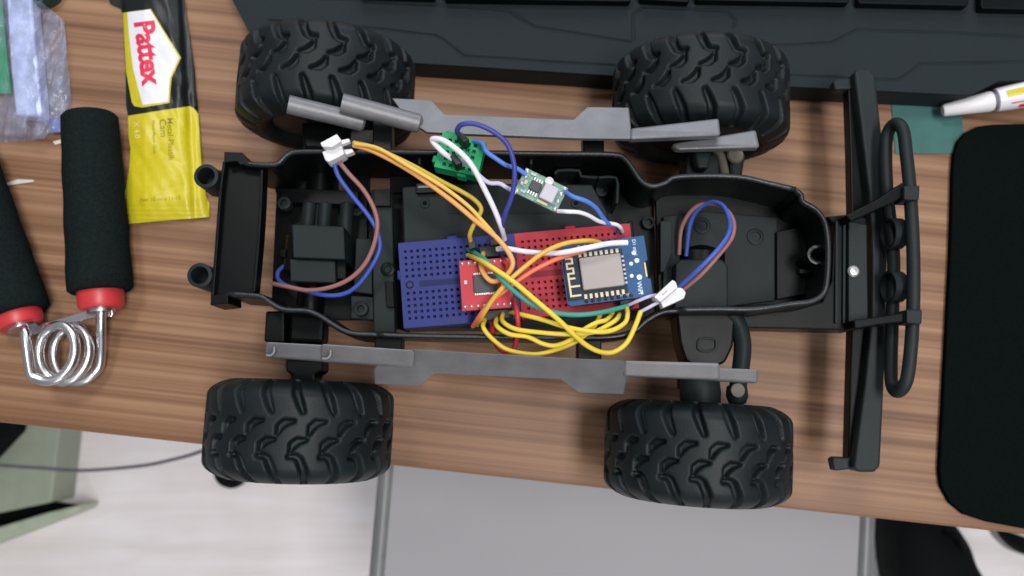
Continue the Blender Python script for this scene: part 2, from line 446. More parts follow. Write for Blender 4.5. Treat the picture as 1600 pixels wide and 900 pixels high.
tray = thing('floor_tray', P(40, 740, -75), 'sage grey metal tray on the floor with a dark slot and raised front lip', 'tray')
prism('tray_panel', [(-120, 560), (98, 566), (94, 668), (80, 785), (-120, 826)], -69, -74.9, M['sage'], tray, bevel=0.3)
prism('slot_shade', [(-118, 822), (82, 784), (121, 790), (-118, 866)], -74.2, -74.9, M['shoe'], tray, bevel=0)  # near-black slab put in for the shade inside the slot
prism('front_lip', [(124, 789), (121, 799), (100, 808), (0, 846), (-120, 890), (-120, 858), (0, 823), (70, 802)], -69.5, -74.9, M['sagelight'], tray, bevel=0.3)
prism('corner_foot', [(-60, 640), (26, 655), (20, 675), (-60, 760)], -66, -68.9, M['shoe'], tray, bevel=0.3)

def shoe(pts, z1, label):
    t = thing('shoe', P(pts[0][0], pts[0][1], -75), label, 'shoe', 'shoes on the floor')
    V, Fc = [], []
    rings = [(0.0, 1.0), (0.35, 1.02), (0.7, 0.92), (0.9, 0.7), (1.0, 0.35)]
    base = catmull([P(x, y, -74) for x, y in pts], 4, closed=True)
    c = sum(base, Vector()) / len(base); n = len(base)
    for h, k in rings:
        for p in base:
            q = c + (p - c) * k; V.append(Vector((q.x, q.y, -74 + h * (z1 + 74))))
    for i in range(len(rings) - 1):
        for k in range(n):
            l = (k + 1) % n; Fc.append((i * n + k, i * n + l, (i + 1) * n + l, (i + 1) * n + k))
    Fc.append(tuple((len(rings) - 1) * n + k for k in range(n)))
    mesh('upper', V, Fc, M['shoe'], t, smooth=True)
    sv = [c + (p - c) * 1.05 for p in base]
    mesh('sole', *prism_geo([Vector((p.x, p.y, -73.6)) for p in sv], -75), M['sole'], t)
    return t
sh = shoe([(1372, 790), (1440, 790), (1478, 832), (1494, 872), (1520, 925), (1500, 1000), (1420, 1000), (1372, 900)], -66, 'black shoe with a loose lace beside the chair rail')
tube('lace', [P(1478, 832, -66.5), P(1496, 836, -65), P(1503, 860, -67), P(1490, 876, -67)], 0.45, M['shoe'], sh)
shoe([(1556, 825), (1600, 842), (1680, 850), (1720, 870), (1690, 880), (1600, 866), (1565, 845)], -70, 'black shoe tip peeking out under the desk at the far corner')

gl = lathe('furniture_glide', [(0, 2.3), (0.4, 2.35), (1.2, 2.2), (1.6, 1.8), (1.7, 0.6)], P(364, 735, -75), (0, 0, 1), M['shoe'], seg=32)
tag(gl, 'round black glide on the pale floor below the rear tyre', 'furniture glide')
cb = tube('cable', [P(-60, 722, -62), P(0, 727, -62), P(60, 731, -60), P(130, 735, -58), P(220, 728, -55), P(270, 718, -50), P(312, 706, -44), P(370, 680, -36), P(420, 640, -25)], 0.19, M['cable'], n=10)
tag(cb, 'thin grey cable hanging below the desk edge over the floor', 'cable')

# ------------------------------------------------------------------ keyboard
kz = 1.8
kb = thing('keyboard', P(1000, 60, 0), 'large dark grey keyboard with engraved wrist-rest lines behind the car', 'keyboard')
edge = [(300, -120), (340, -50), (363, 0), (388, 48), (430, 84), (470, 88), (645, 98), (960, 118), (1235, 135), (1505, 148), (1520, 146), (1562, 126), (1700, 124), (1700, -120)]
def seg_dist(X, Y, pl):
    d = np.full(X.shape, 1e9)
    for (a, b) in zip(pl[:-1], pl[1:]):
        ax, ay, bx, by = a[0], a[1], b[0], b[1]
        L2 = (bx - ax) ** 2 + (by - ay) ** 2 + 1e-12
        t = np.clip(((X - ax) * (bx - ax) + (Y - ay) * (by - ay)) / L2, 0, 1)
        d = np.minimum(d, np.hypot(X - ax - t * (bx - ax), Y - ay - t * (by - ay)))
    return d
grooves = [[(380, -8), (600, 3), (780, 14), (795, 17), (835, 42), (880, 49), (985, 66)],
           [(420, 32), (600, 46), (680, 56), (692, 62), (725, 88), (960, 103)],
           [(990, 62), (988, 24), (1005, 10), (1138, 17), (1150, 32), (1146, 42)],
           [(1180, 71), (1225, 71), (1300, 67), (1340, 46), (1480, 51), (1700, 62)],
           [(1225, 118), (1320, 122), (1400, 125), (1412, 120), (1440, 100), (1700, 94)]]
# fine grid inside the outline, lowered along the grooves
kp = [P(x, y, kz) for x, y in edge]
gx0, gx1, gy1 = P(345, 50, kz).x, P(1700, 50, kz).x, P(900, -60, kz).y
cols = np.arange(-17.0, 27.0, 0.07)
def edge_y(x):   # near edge of the keyboard at x
    for a, b in zip(kp[2:-2], kp[3:-1]):
        if a.x <= x <= b.x: return a.y + (b.y - a.y) * (x - a.x) / max(1e-9, b.x - a.x)
    return None
cols = np.array([c for c in cols if edge_y(c) is not None])
ey = np.array([edge_y(c) for c in cols]); rows = 118
T = np.linspace(0, 1, rows)[:, None]
topy = np.full_like(ey, 21.0)
GX = np.repeat(cols[None, :], rows, 0); GY = ey[None, :] + (topy - ey)[None, :] * T
GZ = np.full(GX.shape, kz)
for g in grooves:
    d = seg_dist(GX, GY, [tuple(P(x, y, kz)[:2]) for x, y in g])
    GZ -= 0.07 * np.clip(1 - d / 0.085, 0, 1) ** 0.6
nc = len(cols)
V = np.stack([GX, GY, GZ], -1).reshape(-1, 3)
Fc = [(r_ * nc + c_, r_ * nc + c_ + 1, (r_ + 1) * nc + c_ + 1, (r_ + 1) * nc + c_) for r_ in range(rows - 1) for c_ in range(nc - 1)]
mesh('wrist_rest', [Vector(v) for v in V], Fc, M['kb'], kb)
body = [Vector((p.x, p.y, kz - 0.14)) for p in kp]
mesh('case', *prism_geo(body, 0.1), M['kb'], kb)
# front lip that closes the gap between case and wrist rest
lip = [Vector((c_, e_ , kz)) for c_, e_ in zip(cols[::6], ey[::6])]
V, Fc = [], []
for p in lip: V += [p, p - Vector((0, 0.0, 0.2)), p + Vector((0, 0.12, -0.2))]
for i in range(len(lip) - 1): Fc += [(3 * i, 3 * i + 3, 3 * i + 4, 3 * i + 1), (3 * i + 1, 3 * i + 4, 3 * i + 5, 3 * i + 2)]
mesh('front_lip', V, Fc, M['kb'], kb)
for (a, b, y0, y1) in ((560, 680, -7, -64), (694, 986, -1, -64), (1000, 1078, 0, -64), (1088, 1328, 1, -62), (1341, 1514, 6, -58), (1533, 1690, 14, -52)):
    prism('key', [(a, y0 - 3), (a + 3, y0 - 1), (b - 3, y0 + 3), (b, y0 + 1), (b, y1), (a, y1)], 2.35, kz + 0.02, M['key'], kb, bevel=0.08)

# ------------------------------------------------------------------ mouse mat, card, glue stick tube
mp_ = prism('mouse_mat', [(1490, 260), (1492, 240), (1498, 220), (1510, 206), (1528, 197), (1552, 194), (1720, 190), (1720, 850), (1600, 826), (1545, 816), (1508, 804), (1486, 786), (1472, 760), (1469, 735), (1478, 560), (1486, 400)], 0.4, 0.004, M['pad'], bevel=0.08)
tag(mp_, 'black cloth mouse mat with rounded corners beside the bumper', 'mouse mat')
cdp = prism('card', [(1392, 120), (1500, 120), (1504, 190), (1509, 240), (1399, 240), (1394, 180)], 0.06, 0.004, M['card'], bevel=0.01)
tag(cdp, 'dark teal paper card lying between bumper and mouse mat', 'card')

a, b = P(1472, 173, 0.75), P(1640, 140, 1.55)
gt = thing('glue_pen', a, 'white tapered plastic tube with yellow and red print above the mouse mat', 'tube')
ax = (b - a).normalized()
def along(px):  # distance along the axis for a picture column
    t = (px - 1472) / (1640 - 1472); return (b - a).length * t
lathe('cap', [(0, 0.10), (0.02, 0.24), (0.10, 0.30), (along(1545), 0.50), (along(1550), 0.47), (along(1551), 0.30)], a, ax, M['white'], gt)
lathe('barrel', [(along(1551.5), 0.30), (along(1555), 0.44), (along(1556), 0.56), (along(1575), 0.60), (along(1700), 0.74)], a, ax, M['label'], gt)
lathe('neck_ring', [(along(1549), 0.42), (along(1555), 0.46)], a, ax, M['cable'], gt)
side = ax.cross(Vector((0, 0, 1))).normalized(); upv = side.cross(ax).normalized()
def wrap(name, x0, x1, a0, a1, m, dr=0.008):
    V, Fc = [], []; nx, na = 8, 8
    for i in range(nx + 1):
        d = along(x0 + (x1 - x0) * i / nx); r_ = 0.60 + (0.74 - 0.60) * (d - along(1575)) / (along(1700) - along(1575)) + dr
        for k in range(na + 1):
            th = R(a0 + (a1 - a0) * k / na)
            V.append(a + ax * d + (side * math.sin(th) + upv * math.cos(th)) * r_)
    for i in range(nx):
        for k in range(na): Fc.append((i * (na + 1) + k, i * (na + 1) + k + 1, (i + 1) * (na + 1) + k + 1, (i + 1) * (na + 1) + k))
    return mesh(name, V, Fc, m, gt, smooth=True)
wrap('yellow_print', 1567, 1680, -22, 12, M['yellow'])
wrap('red_print', 1572, 1680, 40, 46, M['redink']); wrap('red_print', 1585, 1680, 56, 78, M['redink'])

# ------------------------------------------------------------------ glue pouch
def pouch_h(x, y):   # x,y in the photograph's columns and rows: a soft pillow with creases
    e = min(1, max(0, (x - 192) / 34)) * min(1, max(0, ((296 + (y) * 0.09) - x) / 34)) * min(1, max(0, (352 - y) / 40))
    e = max(0, e) ** 0.6
    h = 0.10 + 0.62 * e
    h += 0.022 * math.sin(x * 0.11 + y * 0.04) * e + 0.020 * math.sin(y * 0.07 - x * 0.06) * e + 0.008 * math.sin(x * 0.30 - y * 0.17) * e
    # a folded crease that runs down the far side and two dents
    h -= 0.22 * math.exp(-((x - 292 - (y - 100) * 0.06) / 6) ** 2) * e
    h += 0.20 * math.exp(-(((x - 282) / 10) ** 2 + ((y - 135) / 16) ** 2))
    h -= 0.16 * math.exp(-(((x - 300) / 9) ** 2 + ((y - 195) / 22) ** 2))
    h -= 0.10 * math.exp(-(((x - 222) / 14) ** 2 + ((y - 262) / 30) ** 2))
    for (x0, y0, x1, y1, k) in ((292, 40, 300, 150, .10), (268, 165, 300, 230, .07), (205, 262, 250, 235, .07), (250, 235, 300, 268, .05), (215, 310, 300, 285, .05), (240, 30, 300, 110, .06), (286, 128, 296, 160, .12)):
        t = max(0, min(1, ((x - x0) * (x1 - x0) + (y - y0) * (y1 - y0)) / ((x1 - x0) ** 2 + (y1 - y0) ** 2)))
        d = math.hypot(x - x0 - t * (x1 - x0), y - y0 - t * (y1 - y0))
        h -= k * math.exp(-d / 5.0) * e * math.sin(math.pi * (0.1 + 0.8 * t))
    if y > 322: h += 0.014 * math.sin(y * 0.85)
    return max(0.05, h)
def drape(name, pts, m, parent, dz, step=2.2, thick=False):
    """a piece of printed foil that follows the pouch's pillow; pts is its outline"""
    xs = [p[0] for p in pts]; ys = [p[1] for p in pts]
    bm = bmesh.new()
    vs_ = [bm.verts.new((p[0], p[1], 0)) for p in pts]
    bm.faces.new(vs_)
    for k in range(int((max(xs) - min(xs)) / step)):
        bmesh.ops.bisect_plane(bm, geom=bm.verts[:] + bm.edges[:] + bm.faces[:], plane_co=(min(xs) + (k + 1) * step, 0, 0), plane_no=(1, 0, 0))
    for k in range(int((max(ys) - min(ys)) / step)):
        bmesh.ops.bisect_plane(bm, geom=bm.verts[:] + bm.edges[:] + bm.faces[:], plane_co=(0, min(ys) + (k + 1) * step, 0), plane_no=(0, 1, 0))
    bmesh.ops.triangulate(bm, faces=[f for f in bm.faces if len(f.verts) > 4])
    bm.verts.index_update()
    V = [P(v.co.x, v.co.y, pouch_h(v.co.x, v.co.y) + dz) for v in bm.verts]
    Fc = [tuple(v.index for v in f.verts) for f in bm.faces]
    bm.free()
    return mesh(name, V, Fc, m, parent, smooth=True)
po = thing('glue_pouch', P(255, 180, 0), 'black and yellow foil glue packet with a white label and red lettering', 'packet')
whole = [(168, -8), (172, 6), (188, 13), (192, 22), (196, 110), (197, 165), (200, 182), (201, 215), (204, 232), (202, 262), (196, 300), (195, 350), (327, 339), (326, 322), (322, 306), (316, 270), (313, 230), (311, 185), (309, 167), (306, 140), (304, 108), (298, 70), (290, 20), (287, -10)]
drape('black_foil', whole[:7] + [(255, 176), (309, 167)] + whole[19:], M['black'], po, 0.0)
drape('yellow_foil', [(200, 181), (255, 172), (296, 166), (302, 168), (310, 178), (313, 230), (316, 270), (322, 306), (327, 318), (327, 339), (195, 350), (195.5, 320), (196, 300), (202, 262), (204, 232), (201, 215)], M['yellow'], po, 0.012)
# underside so that the packet is a closed body
bv, bf = prism_geo([P(x, y, 0.045) for x, y in whole], 0.01); mesh('back_foil', bv, bf, M['black'], po)
drape('yellow_border', [(192, 20), (236, 14), (238, 18), (283, 90), (268, 122), (264.5, 161), (222, 168), (210, 166), (206, 160), (197, 112)], M['yellow'], po, 0.012)
drape('white_label', [(199, 19), (234, 15), (280, 90), (265.5, 121), (262, 159), (223, 164), (215, 135), (208, 108), (202, 60)], M['label'], po, 0.024)
def print_text(name, body_, origin, dirpx, size, m, bold=0.0, spacing=1.0, dz=0.036, parent=None, xsq=1.0):
    V2, F2 = text_geo(body_, size, bold, spacing)
    d = Vector(dirpx).normalized(); up = Vector((d.y, -d.x))    # the photograph's rows run down
    V = []
    for (x, y) in V2:
        q = Vector(origin) + d * (x * xsq) + up * y
        V.append(P(q.x, q.y, pouch_h(q.x, q.y) + dz))
    return mesh(name, V, F2, m, parent)
print_text('lettering', 'Pattex', (210, 34), (15, 112), 44, M['redink'], 0.035, 0.93, parent=po, xsq=0.94)
print_text('lettering', 'Metal-Plastik', (261, 184), (3, 78), 13, M['darkink'], 0.004, parent=po, dz=0.02)
print_text('lettering', 'Cam', (249, 186), (2, 30), 15, M['darkink'], 0.004, parent=po, dz=0.02)
print_text('lettering', 'Metal-Plastic-Glass', (237, 188), (3, 58), 7, M['darkink'], 0.0, parent=po, dz=0.02)
print_text('lettering', 'Net 10 ml e 11-15', (219, 315), (60, -3), 8.5, M['darkink'], 0.0, parent=po, dz=0.02)
print_text('lettering', 'X 4.0', (209, 190), (2, 30), 12, M['paleink'], 0.01, parent=po, dz=0.02)

# ------------------------------------------------------------------ bits on the desk
def bit(name, pts, z1, label, m):
    o = prism(name, pts, z1, 0.004, m, bevel=0.01); tag(o, label, 'scrap'); return o
bit('paper_sliver', [(2, 288), (28, 280), (52, 281), (53, 284), (30, 287), (4, 291)], 0.06, 'thin pale sliver lying on the wood between the two foam grips', M['chipwood'])
bit('paper_scrap', [(82, 221), (98, 217), (101, 222), (86, 226)], 0.06, 'small pale scrap below the clear plastic bag', M['chipwood'])
bit('white_scrap', [(193, 297), (199, 295), (201, 310), (195, 311)], 0.3, 'small white scrap tucked against the yellow packet edge', M['white'])

# ------------------------------------------------------------------ clear bag with its contents
ba = thing('plastic_bag', P(50, 120, 0), 'crumpled clear plastic bag holding blue and green pieces', 'bag')
def bag_h(x, y):
    h = 0.55 + 0.9 * math.exp(-((x - 34) / 26) ** 2)
    h += 0.10 * math.sin(x * 0.21 + y * 0.06) + 0.08 * math.sin(y * 0.19 - x * 0.13) + 0.05 * math.sin(x * 0.5 + y * 0.37)
    ex = min(1, max(0, (112 - x) / 12)) * min(1, max(0, (226 - y) / 16))
    return 0.04 + h * ex ** 0.7
bo = [(-40, -30), (60, -30), (66, 4), (100, 32), (107, 110), (113, 176), (104, 182), (100, 206), (76, 208), (70, 216), (30, 222), (-40, 224)]
def drape_bag(name, pts, hf, m, step=4):
    bm = bmesh.new(); vs_ = [bm.verts.new((p[0], p[1], 0)) for p in pts]; bm.faces.new(vs_)
    for ax_, (lo_, hi_) in (((1, 0, 0), (-40, 116)), ((0, 1, 0), (-30, 226))):
        q = lo_ + step
        while q < hi_:
            co = (q, 0, 0) if ax_[0] else (0, q, 0)
            bmesh.ops.bisect_plane(bm, geom=bm.verts[:] + bm.edges[:] + bm.faces[:], plane_co=co, plane_no=ax_); q += step
    bmesh.ops.triangulate(bm, faces=[f for f in bm.faces if len(f.verts) > 4]); bm.verts.index_update()
    V = [P(v.co.x, v.co.y, hf(v.co.x, v.co.y)) for v in bm.verts]; Fc = [tuple(v.index for v in f.verts) for f in bm.faces]; bm.free()
    return mesh(name, V, Fc, m, ba, smooth=True)
drape_bag('film', bo, bag_h, M['film'])
drape_bag('bottom_film', bo, lambda x, y: 0.015, M['film'], 40)
sl = prism('blue_sleeve', [(8, -30, 1.0), (47, -30, 1.0), (52, 40, 1.0), (58, 110, 1.0), (64, 176, 1.0), (60, 183, 0.9), (24, 180, 0.9), (16, 100, 1.0)], 1.0, 0.1, M['bluepaper'], bevel=0.35, seg=4)
tag(sl, 'shiny pale blue sleeve inside the clear bag', 'sleeve')
gb = prism('circuit_board', [(-40, -30), (1, -30), (8, 60), (14, 120), (17, 146), (-40, 146)], 0.35, 0.2, M['green'], bevel=0.02)
tag(gb, 'green circuit board inside the clear bag at the photo edge', 'circuit board')
bb = prism('blue_piece', [(76, 186), (101, 181), (98, 205), (80, 207)], 0.3, 0.06, M['bluebit'], bevel=0.05)
tag(bb, 'small dark blue piece at the bag corner next to the foam grip', 'plastic piece')
dk = lathe('green_knob', [(0, 1.0), (0.5, 1.1), (0.9, 0.95), (1.1, 0.5)], P(72, -14, 0.004), (0, 0, 1), M['darkgreen'], seg=18)
tag(dk, 'dark green rounded piece at the top edge beside the clear bag', 'knob')

# ------------------------------------------------------------------ hand gripper
gr = thing('hand_gripper', P(105, 500, 0), 'hand gripper with two black foam handles, red collars and a steel spring', 'hand gripper')
def handle(p0, p1, r0, r1):
    a_, b_ = P(*p0, 1.45), P(*p1, 1.45)
    L = (b_ - a_).length
    prof = [(0.0, r0 * 0.80), (0.04, r0 * 0.92), (0.14, r0 * 0.99), (0.7, r0)] + [(L * t, r0 + (r1 - r0) * t + 0.02 * math.sin(t * 23)) for t in np.linspace(0.15, 0.93, 14)] + [(L - 0.12, r1 * 0.99), (L, r1 * 0.9), (L, r1 * 0.6)]
    h = lathe('foam_grip', prof, a_, b_ - a_, M['foam'], gr, seg=28, auto=60)
    return a_, b_
a1, b1 = handle((140, 180), (157, 456), 1.27, 1.42)
d1 = (b1 - a1).normalized()
lathe('collar', [(-0.3, 0.98), (0.0, 1.02), (0.62, 1.0), (0.80, 0.90), (0.86, 0.5)], b1, d1, M['collar'], gr)
a2, b2 = handle((-58, 236), (28, 492), 1.3, 1.42)
d2 = (b2 - a2).normalized()
lathe('collar', [(-0.3, 0.98), (0.0, 1.02), (0.35, 1.0), (0.55, 0.90), (0.6, 0.5)], b2, d2, M['collar'], gr)
sp = []
c0 = P(103, 553, 1.2)
# left leg down to the coil, three and a half turns, right leg up
sp += [b2 + d2 * 0.5 + Vector((0.12, 0, 0.2)), P(40, 525, 1.95)]
N_ = 48
for i in range(N_ + 1):
    t = i / N_
    th = R(226 + 830 * t)
    sp.append(Vector((c0.x - 0.36 + 0.80 * t + 1.0 * math.cos(th), c0.y + 1.28 * math.sin(th), 2.1 - 1.4 * t)))
sp += [P(158, 545, 0.9), P(158, 515, 1.25), b1 + d1 * 0.7]
tube('spring', sp, 0.225, M['steel'], gr, n=3, sides=12)
for (bb_, dd) in ((b1, d1), (b2, d2)):
    lathe('washer', [(0.82 if bb_ is b1 else 0.56, 0.62), (0.98 if bb_ is b1 else 0.70, 0.62)], bb_, dd, M['steel'], gr)
prism('strap', [(40, 512, 1.0), (100, 496, 1.0), (140, 484, 1.0), (176, 488, 1.0), (174, 495, 1.0), (145, 496, 1.0), (105, 507, 1.0), (52, 523, 1.0)], 1.0, 0.9, M['steel'], gr, bevel=0.02)

# ------------------------------------------------------------------ the model car
car = thing('model_car_chassis', (-0.3, 6.0, 0), 'black model car chassis without body on four large knobbly tyres', 'model car')
TY, HW = 3.9, 2.0
def tyre_mesh():
    n_p, n_s = 20, 26
    NT = n_p * n_s; pitch = 2 * math.pi * TY / n_p
    prof = []
    for y in np.linspace(-1.80, 1.80, 66):
        drop = 0.34 * max(0, (abs(y) - 1.30) / 0.50) ** 2.4 + 0.04 * (y / 1.8) ** 2
        prof.append((y, TY - drop, 1.0))
    sw = [(1.88, 3.38, 0.9), (1.955, 3.20, 0.75), (2.01, 3.04, 0.4), (2.03, 2.90, 0.0), (2.01, 2.70, 0.0), (1.92, 2.5, 0.0), (1.80, 2.36, 0.0), (1.72, 2.28, 0), (1.55, 2.24, 0)]
    full = [(-y, r, g) for y, r, g in reversed(sw)] + prof + sw
    yy = np.array([p[0] for p in full]); rr = np.array([p[1] for p in full]); gg = np.array([p[2] for p in full])
    th = np.arange(NT) / NT * 2 * math.pi
    X = (th * TY)[:, None] + 0 * yy[None, :]; Y = yy[None, :] + 0 * X
    # four rows of blocks with hooked grooves between them
    lines = [[(-0.08, 2.1, .17), (0.06, 1.45, .15), (0.26, 1.02, .13), (0.42, 0.92, .12), (0.66, 0.92, .10)],
             [(0.62, 0.72, .07), (0.54, 0.48, .15), (0.36, 0.34, .15), (0.04, 0.28, .07)],
             [(1.16, 0.06, .07), (1.08, -0.20, .15), (0.90, -0.36, .15), (0.56, -0.42, .07)],
             [(0.22, -0.78, .09), (0.34, -1.05, .13), (0.52, -1.50, .15), (0.60, -2.1, .17)]]
    g = np.zeros(X.shape)
    base = np.mod(X, pitch)
    for ln in lines:
        for s_ in (-1, 0, 1):
            for p_, q_ in zip(ln[:-1], ln[1:]):
                ax_, ay_, bx_, by_ = p_[0] + s_ * pitch, p_[1], q_[0] + s_ * pitch, q_[1]
                L2 = (bx_ - ax_) ** 2 + (by_ - ay_) ** 2
                t_ = np.clip(((base - ax_) * (bx_ - ax_) + (Y - ay_) * (by_ - ay_)) / L2, 0, 1)
                d_ = np.hypot(base - ax_ - t_ * (bx_ - ax_), Y - ay_ - t_ * (by_ - ay_))
                g = np.maximum(g, 1 / (1 + np.exp((d_ - (p_[2] + (q_[2] - p_[2]) * t_)) / 0.016)))
    g = g * (1 + 0.35 * np.clip((np.abs(Y) - 1.0) / 0.8, 0, 1))
    ribs = 0.02 * np.cos(2 * np.pi * X / pitch * 2) * (gg[None, :] < 0.4) * (np.abs(rr - 2.75) < .3)[None, :]
    Rr = rr[None, :] - 0.30 * g * gg[None, :] + ribs
    V = np.stack([Rr * np.sin(th)[:, None], Y, Rr * np.cos(th)[:, None]], -1)
    NY = len(full)
    V = V.reshape(-1, 3)
    idx = np.arange(NT * NY).reshape(NT, NY); nx = np.roll(idx, -1, 0)
    Fc = np.stack([idx[:, :-1], idx[:, 1:], nx[:, 1:], nx[:, :-1]], -1).reshape(-1, 4)
    me = bpy.data.meshes.new('tyre'); me.from_pydata((V * S).tolist(), [], Fc.tolist())
    me.materials.append(M['tyre']); me.polygons.foreach_set('use_smooth', [True] * len(me.polygons)); me.update()
    bm = bmesh.new(); bm.from_mesh(me); bmesh.ops.recalc_face_normals(bm, faces=bm.faces); bm.to_mesh(me); bm.free()
    return me
TM = tyre_mesh()
def rim_mesh():
    prof = [(-1.62, 2.30), (-1.5, 2.25), (-1.45, 2.05), (-0.4, 1.85), (-0.35, 0.75), (-0.9, 0.62), (-0.95, 0.3), (0.95, 0.3), (0.9, 0.62), (0.55, 0.75), (0.6, 1.85), (1.45, 2.05), (1.5, 2.25), (1.62, 2.30)]
    o = lathe('rim_source', prof, (0, 0, 0), (0, 1, 0), M['rim'], None, seg=40)
    me = o.data
    # lathe puts the object's origin at its lowest point: move the mesh back round the axle
    off = o.location.copy()
    for v in me.vertices: v.co += off
    bpy.data.objects.remove(o); me.name = 'rim'
    return me
RM = rim_mesh()
wheels = [(-9.01, -1.0, 178.0, 0.0), (-8.33, 14.0, -2.4, 0.11), (7.84, -1.92, 176.6, 0.2), (8.43, 13.45, -2.2, 0.05)]
for (x, y, rz, spin) in wheels:
    wh = bpy.data.objects.new('wheel', None); wh.empty_display_size = 0.01
    link(wh, 'wheel', car, (x, y, TY)); wh.rotation_euler = (0, 0, R(rz))
    t_ = bpy.data.objects.new('tyre', TM); COL.objects.link(t_); t_.parent = wh; t_.rotation_euler = (0, spin * 2, 0)
    r_ = bpy.data.objects.new('rim', RM); COL.objects.link(r_); r_.parent = wh
    if RM.modifiers if hasattr(RM, 'modifiers') else False: pass
    es = r_.modifiers.new('edges', 'EDGE_SPLIT'); es.split_angle = R(35)
# axles
for (i, j) in ((0, 1), (2, 3)):
    A, B = Vector((*wheels[i][:2], TY)), Vector((*wheels[j][:2], TY))
    d = (B - A); L = d.length
    lathe('axle', [(1.1, 0.4), (1.7, 0.4), (1.7, 0.62), (2.6, 0.62), (2.6, 0.85), (3.2, 0.85), (3.3, 0.6), (L * 0.42, 0.6), (L * 0.45, 1.3), (L * 0.55, 1.3), (L * 0.58, 0.6), (L - 3.3, 0.6), (L - 3.2, 0.85), (L - 2.6, 0.85), (L - 2.6, 0.62), (L - 1.7, 0.62), (L - 1.7, 0.4), (L - 1.1, 0.4)], A, d, M['tub'], car, seg=24)

# the tub: walls, floors, trays
RZ = 7.2
up_rim = [(374, 244), (384, 255), (430, 257), (450, 241), (472, 237), (560, 237), (700, 238), (860, 240), (955, 241), (977, 249), (990, 266), (1003, 284), (1020, 291), (1040, 286), (1062, 276), (1150, 276), (1200, 286), (1243, 296)]
front_rim = [(1243, 297), (1252, 305), (1254, 315), (1274, 327), (1288, 346), (1294, 380), (1293, 430), (1287, 458), (1268, 471), (1236, 475), (1180, 483), (1120, 483), (1062, 484)]
low_mid = [(1062, 485), (1035, 488), (1010, 502), (990, 518), (960, 526), (900, 528), (760, 527), (640, 525), (592, 523)]
low_rear = [(592, 523), (560, 522), (540, 518), (520, 507), (500, 494), (480, 486), (455, 485), (438, 482), (422, 473), (405, 463), (357, 459)]
wall('side_wall', up_rim, RZ, 3.6, 0.24, M['tub'], car)
wall('front_wall', front_rim, RZ, 4.2, 0.24, M['tub'], car)
wall('side_wall', low_mid, RZ, 5.9, 0.24, M['tub'], car)
wall('side_wall', low_rear, RZ, 4.4, 0.24, M['tub'], car)
for pts_ in (up_rim, front_rim, low_mid, low_rear):
    path_ = catmull([P(x, y, RZ) for x, y in pts_], 4)
    lv, lf = tube_geo(path_, 0.105, 10)
    mesh('highlight_lip', lv, lf, M['lip'], car, smooth=True)  # lighter tube added along the rim to give its highlight line
prism('rear_bumper', [(350, 250), (380, 252), (410, 262), (408, 318), (404, 380), (397, 458), (358, 462), (330, 470), (338, 380), (344, 300)], 6.6, 6.25, M['tub'], car)
for e in ([(350, 252), (344, 300), (338, 380), (331, 468)], [(409, 264), (407, 318), (403, 380), (396, 456)], [(350, 252), (380, 254), (409, 264)], [(331, 468), (358, 461), (396, 456)]):
    wall('bumper_edge', e, 7.0, 6.3, 0.12, M['tub'], car, sub=3, bevel=0.03)
prism('bracket', [(350, 237), (378, 238), (392, 254), (375, 258), (370, 252), (350, 254)], 7.3, 6.0, M['tub'], car)
prism('bracket', [(330, 462), (356, 457), (356, 474), (328, 477)], 7.2, 5.5, M['tub'], car)
def post(px, py):
    c = P(px, py, 6.9)
    lathe('body_post', [(-1.5, 0.50), (0, 0.50), (0.02, 0.47), (0.02, 0.36), (-1.3, 0.34), (-1.3, 0.0)], c, (0, 0, 1), M['tub2'], car, seg=28, cap=False)
post(322, 275); post(312, 430)
prism('post_arm', [(330, 265), (350, 266), (350, 298), (322, 300), (318, 290)], 6.2, 5.4, M['tub'], car)
prism('post_arm', [(322, 418), (336, 418), (334, 450), (308, 448), (305, 438)], 6.2, 5.4, M['tub'], car)
# rear compartment
prism('rear_floor', [(432, 298), (574, 300), (574, 500), (520, 500), (500, 486), (424, 474), (428, 380)], 3.8, 3.5, M['tub'], car)
for x0, x1 in ((430, 527), (541, 577), (609, 752), (818, 1005)):
    prism('floor_ledge', [(x0, 272), (x1, 272), (x1, 301), (x0, 301)], 3.9, 3.55, M['tub'], car, bevel=0.02)
prism('gearbox', rect(457, 352, 538, 404), 6.1, 3.8, M['tub2'], car, bevel=0.05)
prism('gearbox', rect(453, 406, 524, 441), 5.8, 3.8, M['tub2'], car, bevel=0.05)
prism('gearbox_clip', rect(526, 404, 540, 436), 5.5, 3.8, M['tub'], car)
for x in (482, 507, 541):
    c = P(x, 338, 5.0)
    lathe('motor_rib', [(-1.2 , 0.30), (0.55, 0.30), (0.6, 0.2)], P(x, 338, 4.6), (0.05, 1, 0), M['tub2'], car, seg=16)
prism('side_ledge', rect(440, 296, 560, 318), 4.6, 3.8, M['tub'], car)
prism('screw_boss', rect(437, 388, 450, 402), 4.6, 3.8, M['tub'], car)
prism('cross_member', [(580, 296), (612, 296), (617, 520), (584, 520)], 5.3, 4.7, M['tub2'], car, bevel=0.05)
prism('cross_member', [(548, 462), (584, 464), (584, 500), (548, 498)], 5.0, 4.4, M['tub2'], car, bevel=0.05)
prism('cross_rib', [(556, 372), (582, 372), (582, 460), (552, 456)], 4.8, 4.2, M['tub2'], car, bevel=0.05)
prism('latch', [(584, 296), (610, 296), (610, 322), (584, 322)], 5.6, 5.3, M['tub'], car)
lathe('screw_hole', [(-0.3, 0.30), (0.08, 0.30), (0.1, 0.26), (0.1, 0.15), (-0.25, 0.15), (-0.25, 0)], P(606, 421, 5.3), (0, 0, 1), M['tub'], car, cap=False, seg=20)
prism('latch', [(602, 440), (614, 440), (616, 480), (604, 480)], 5.6, 5.3, M['tub'], car)
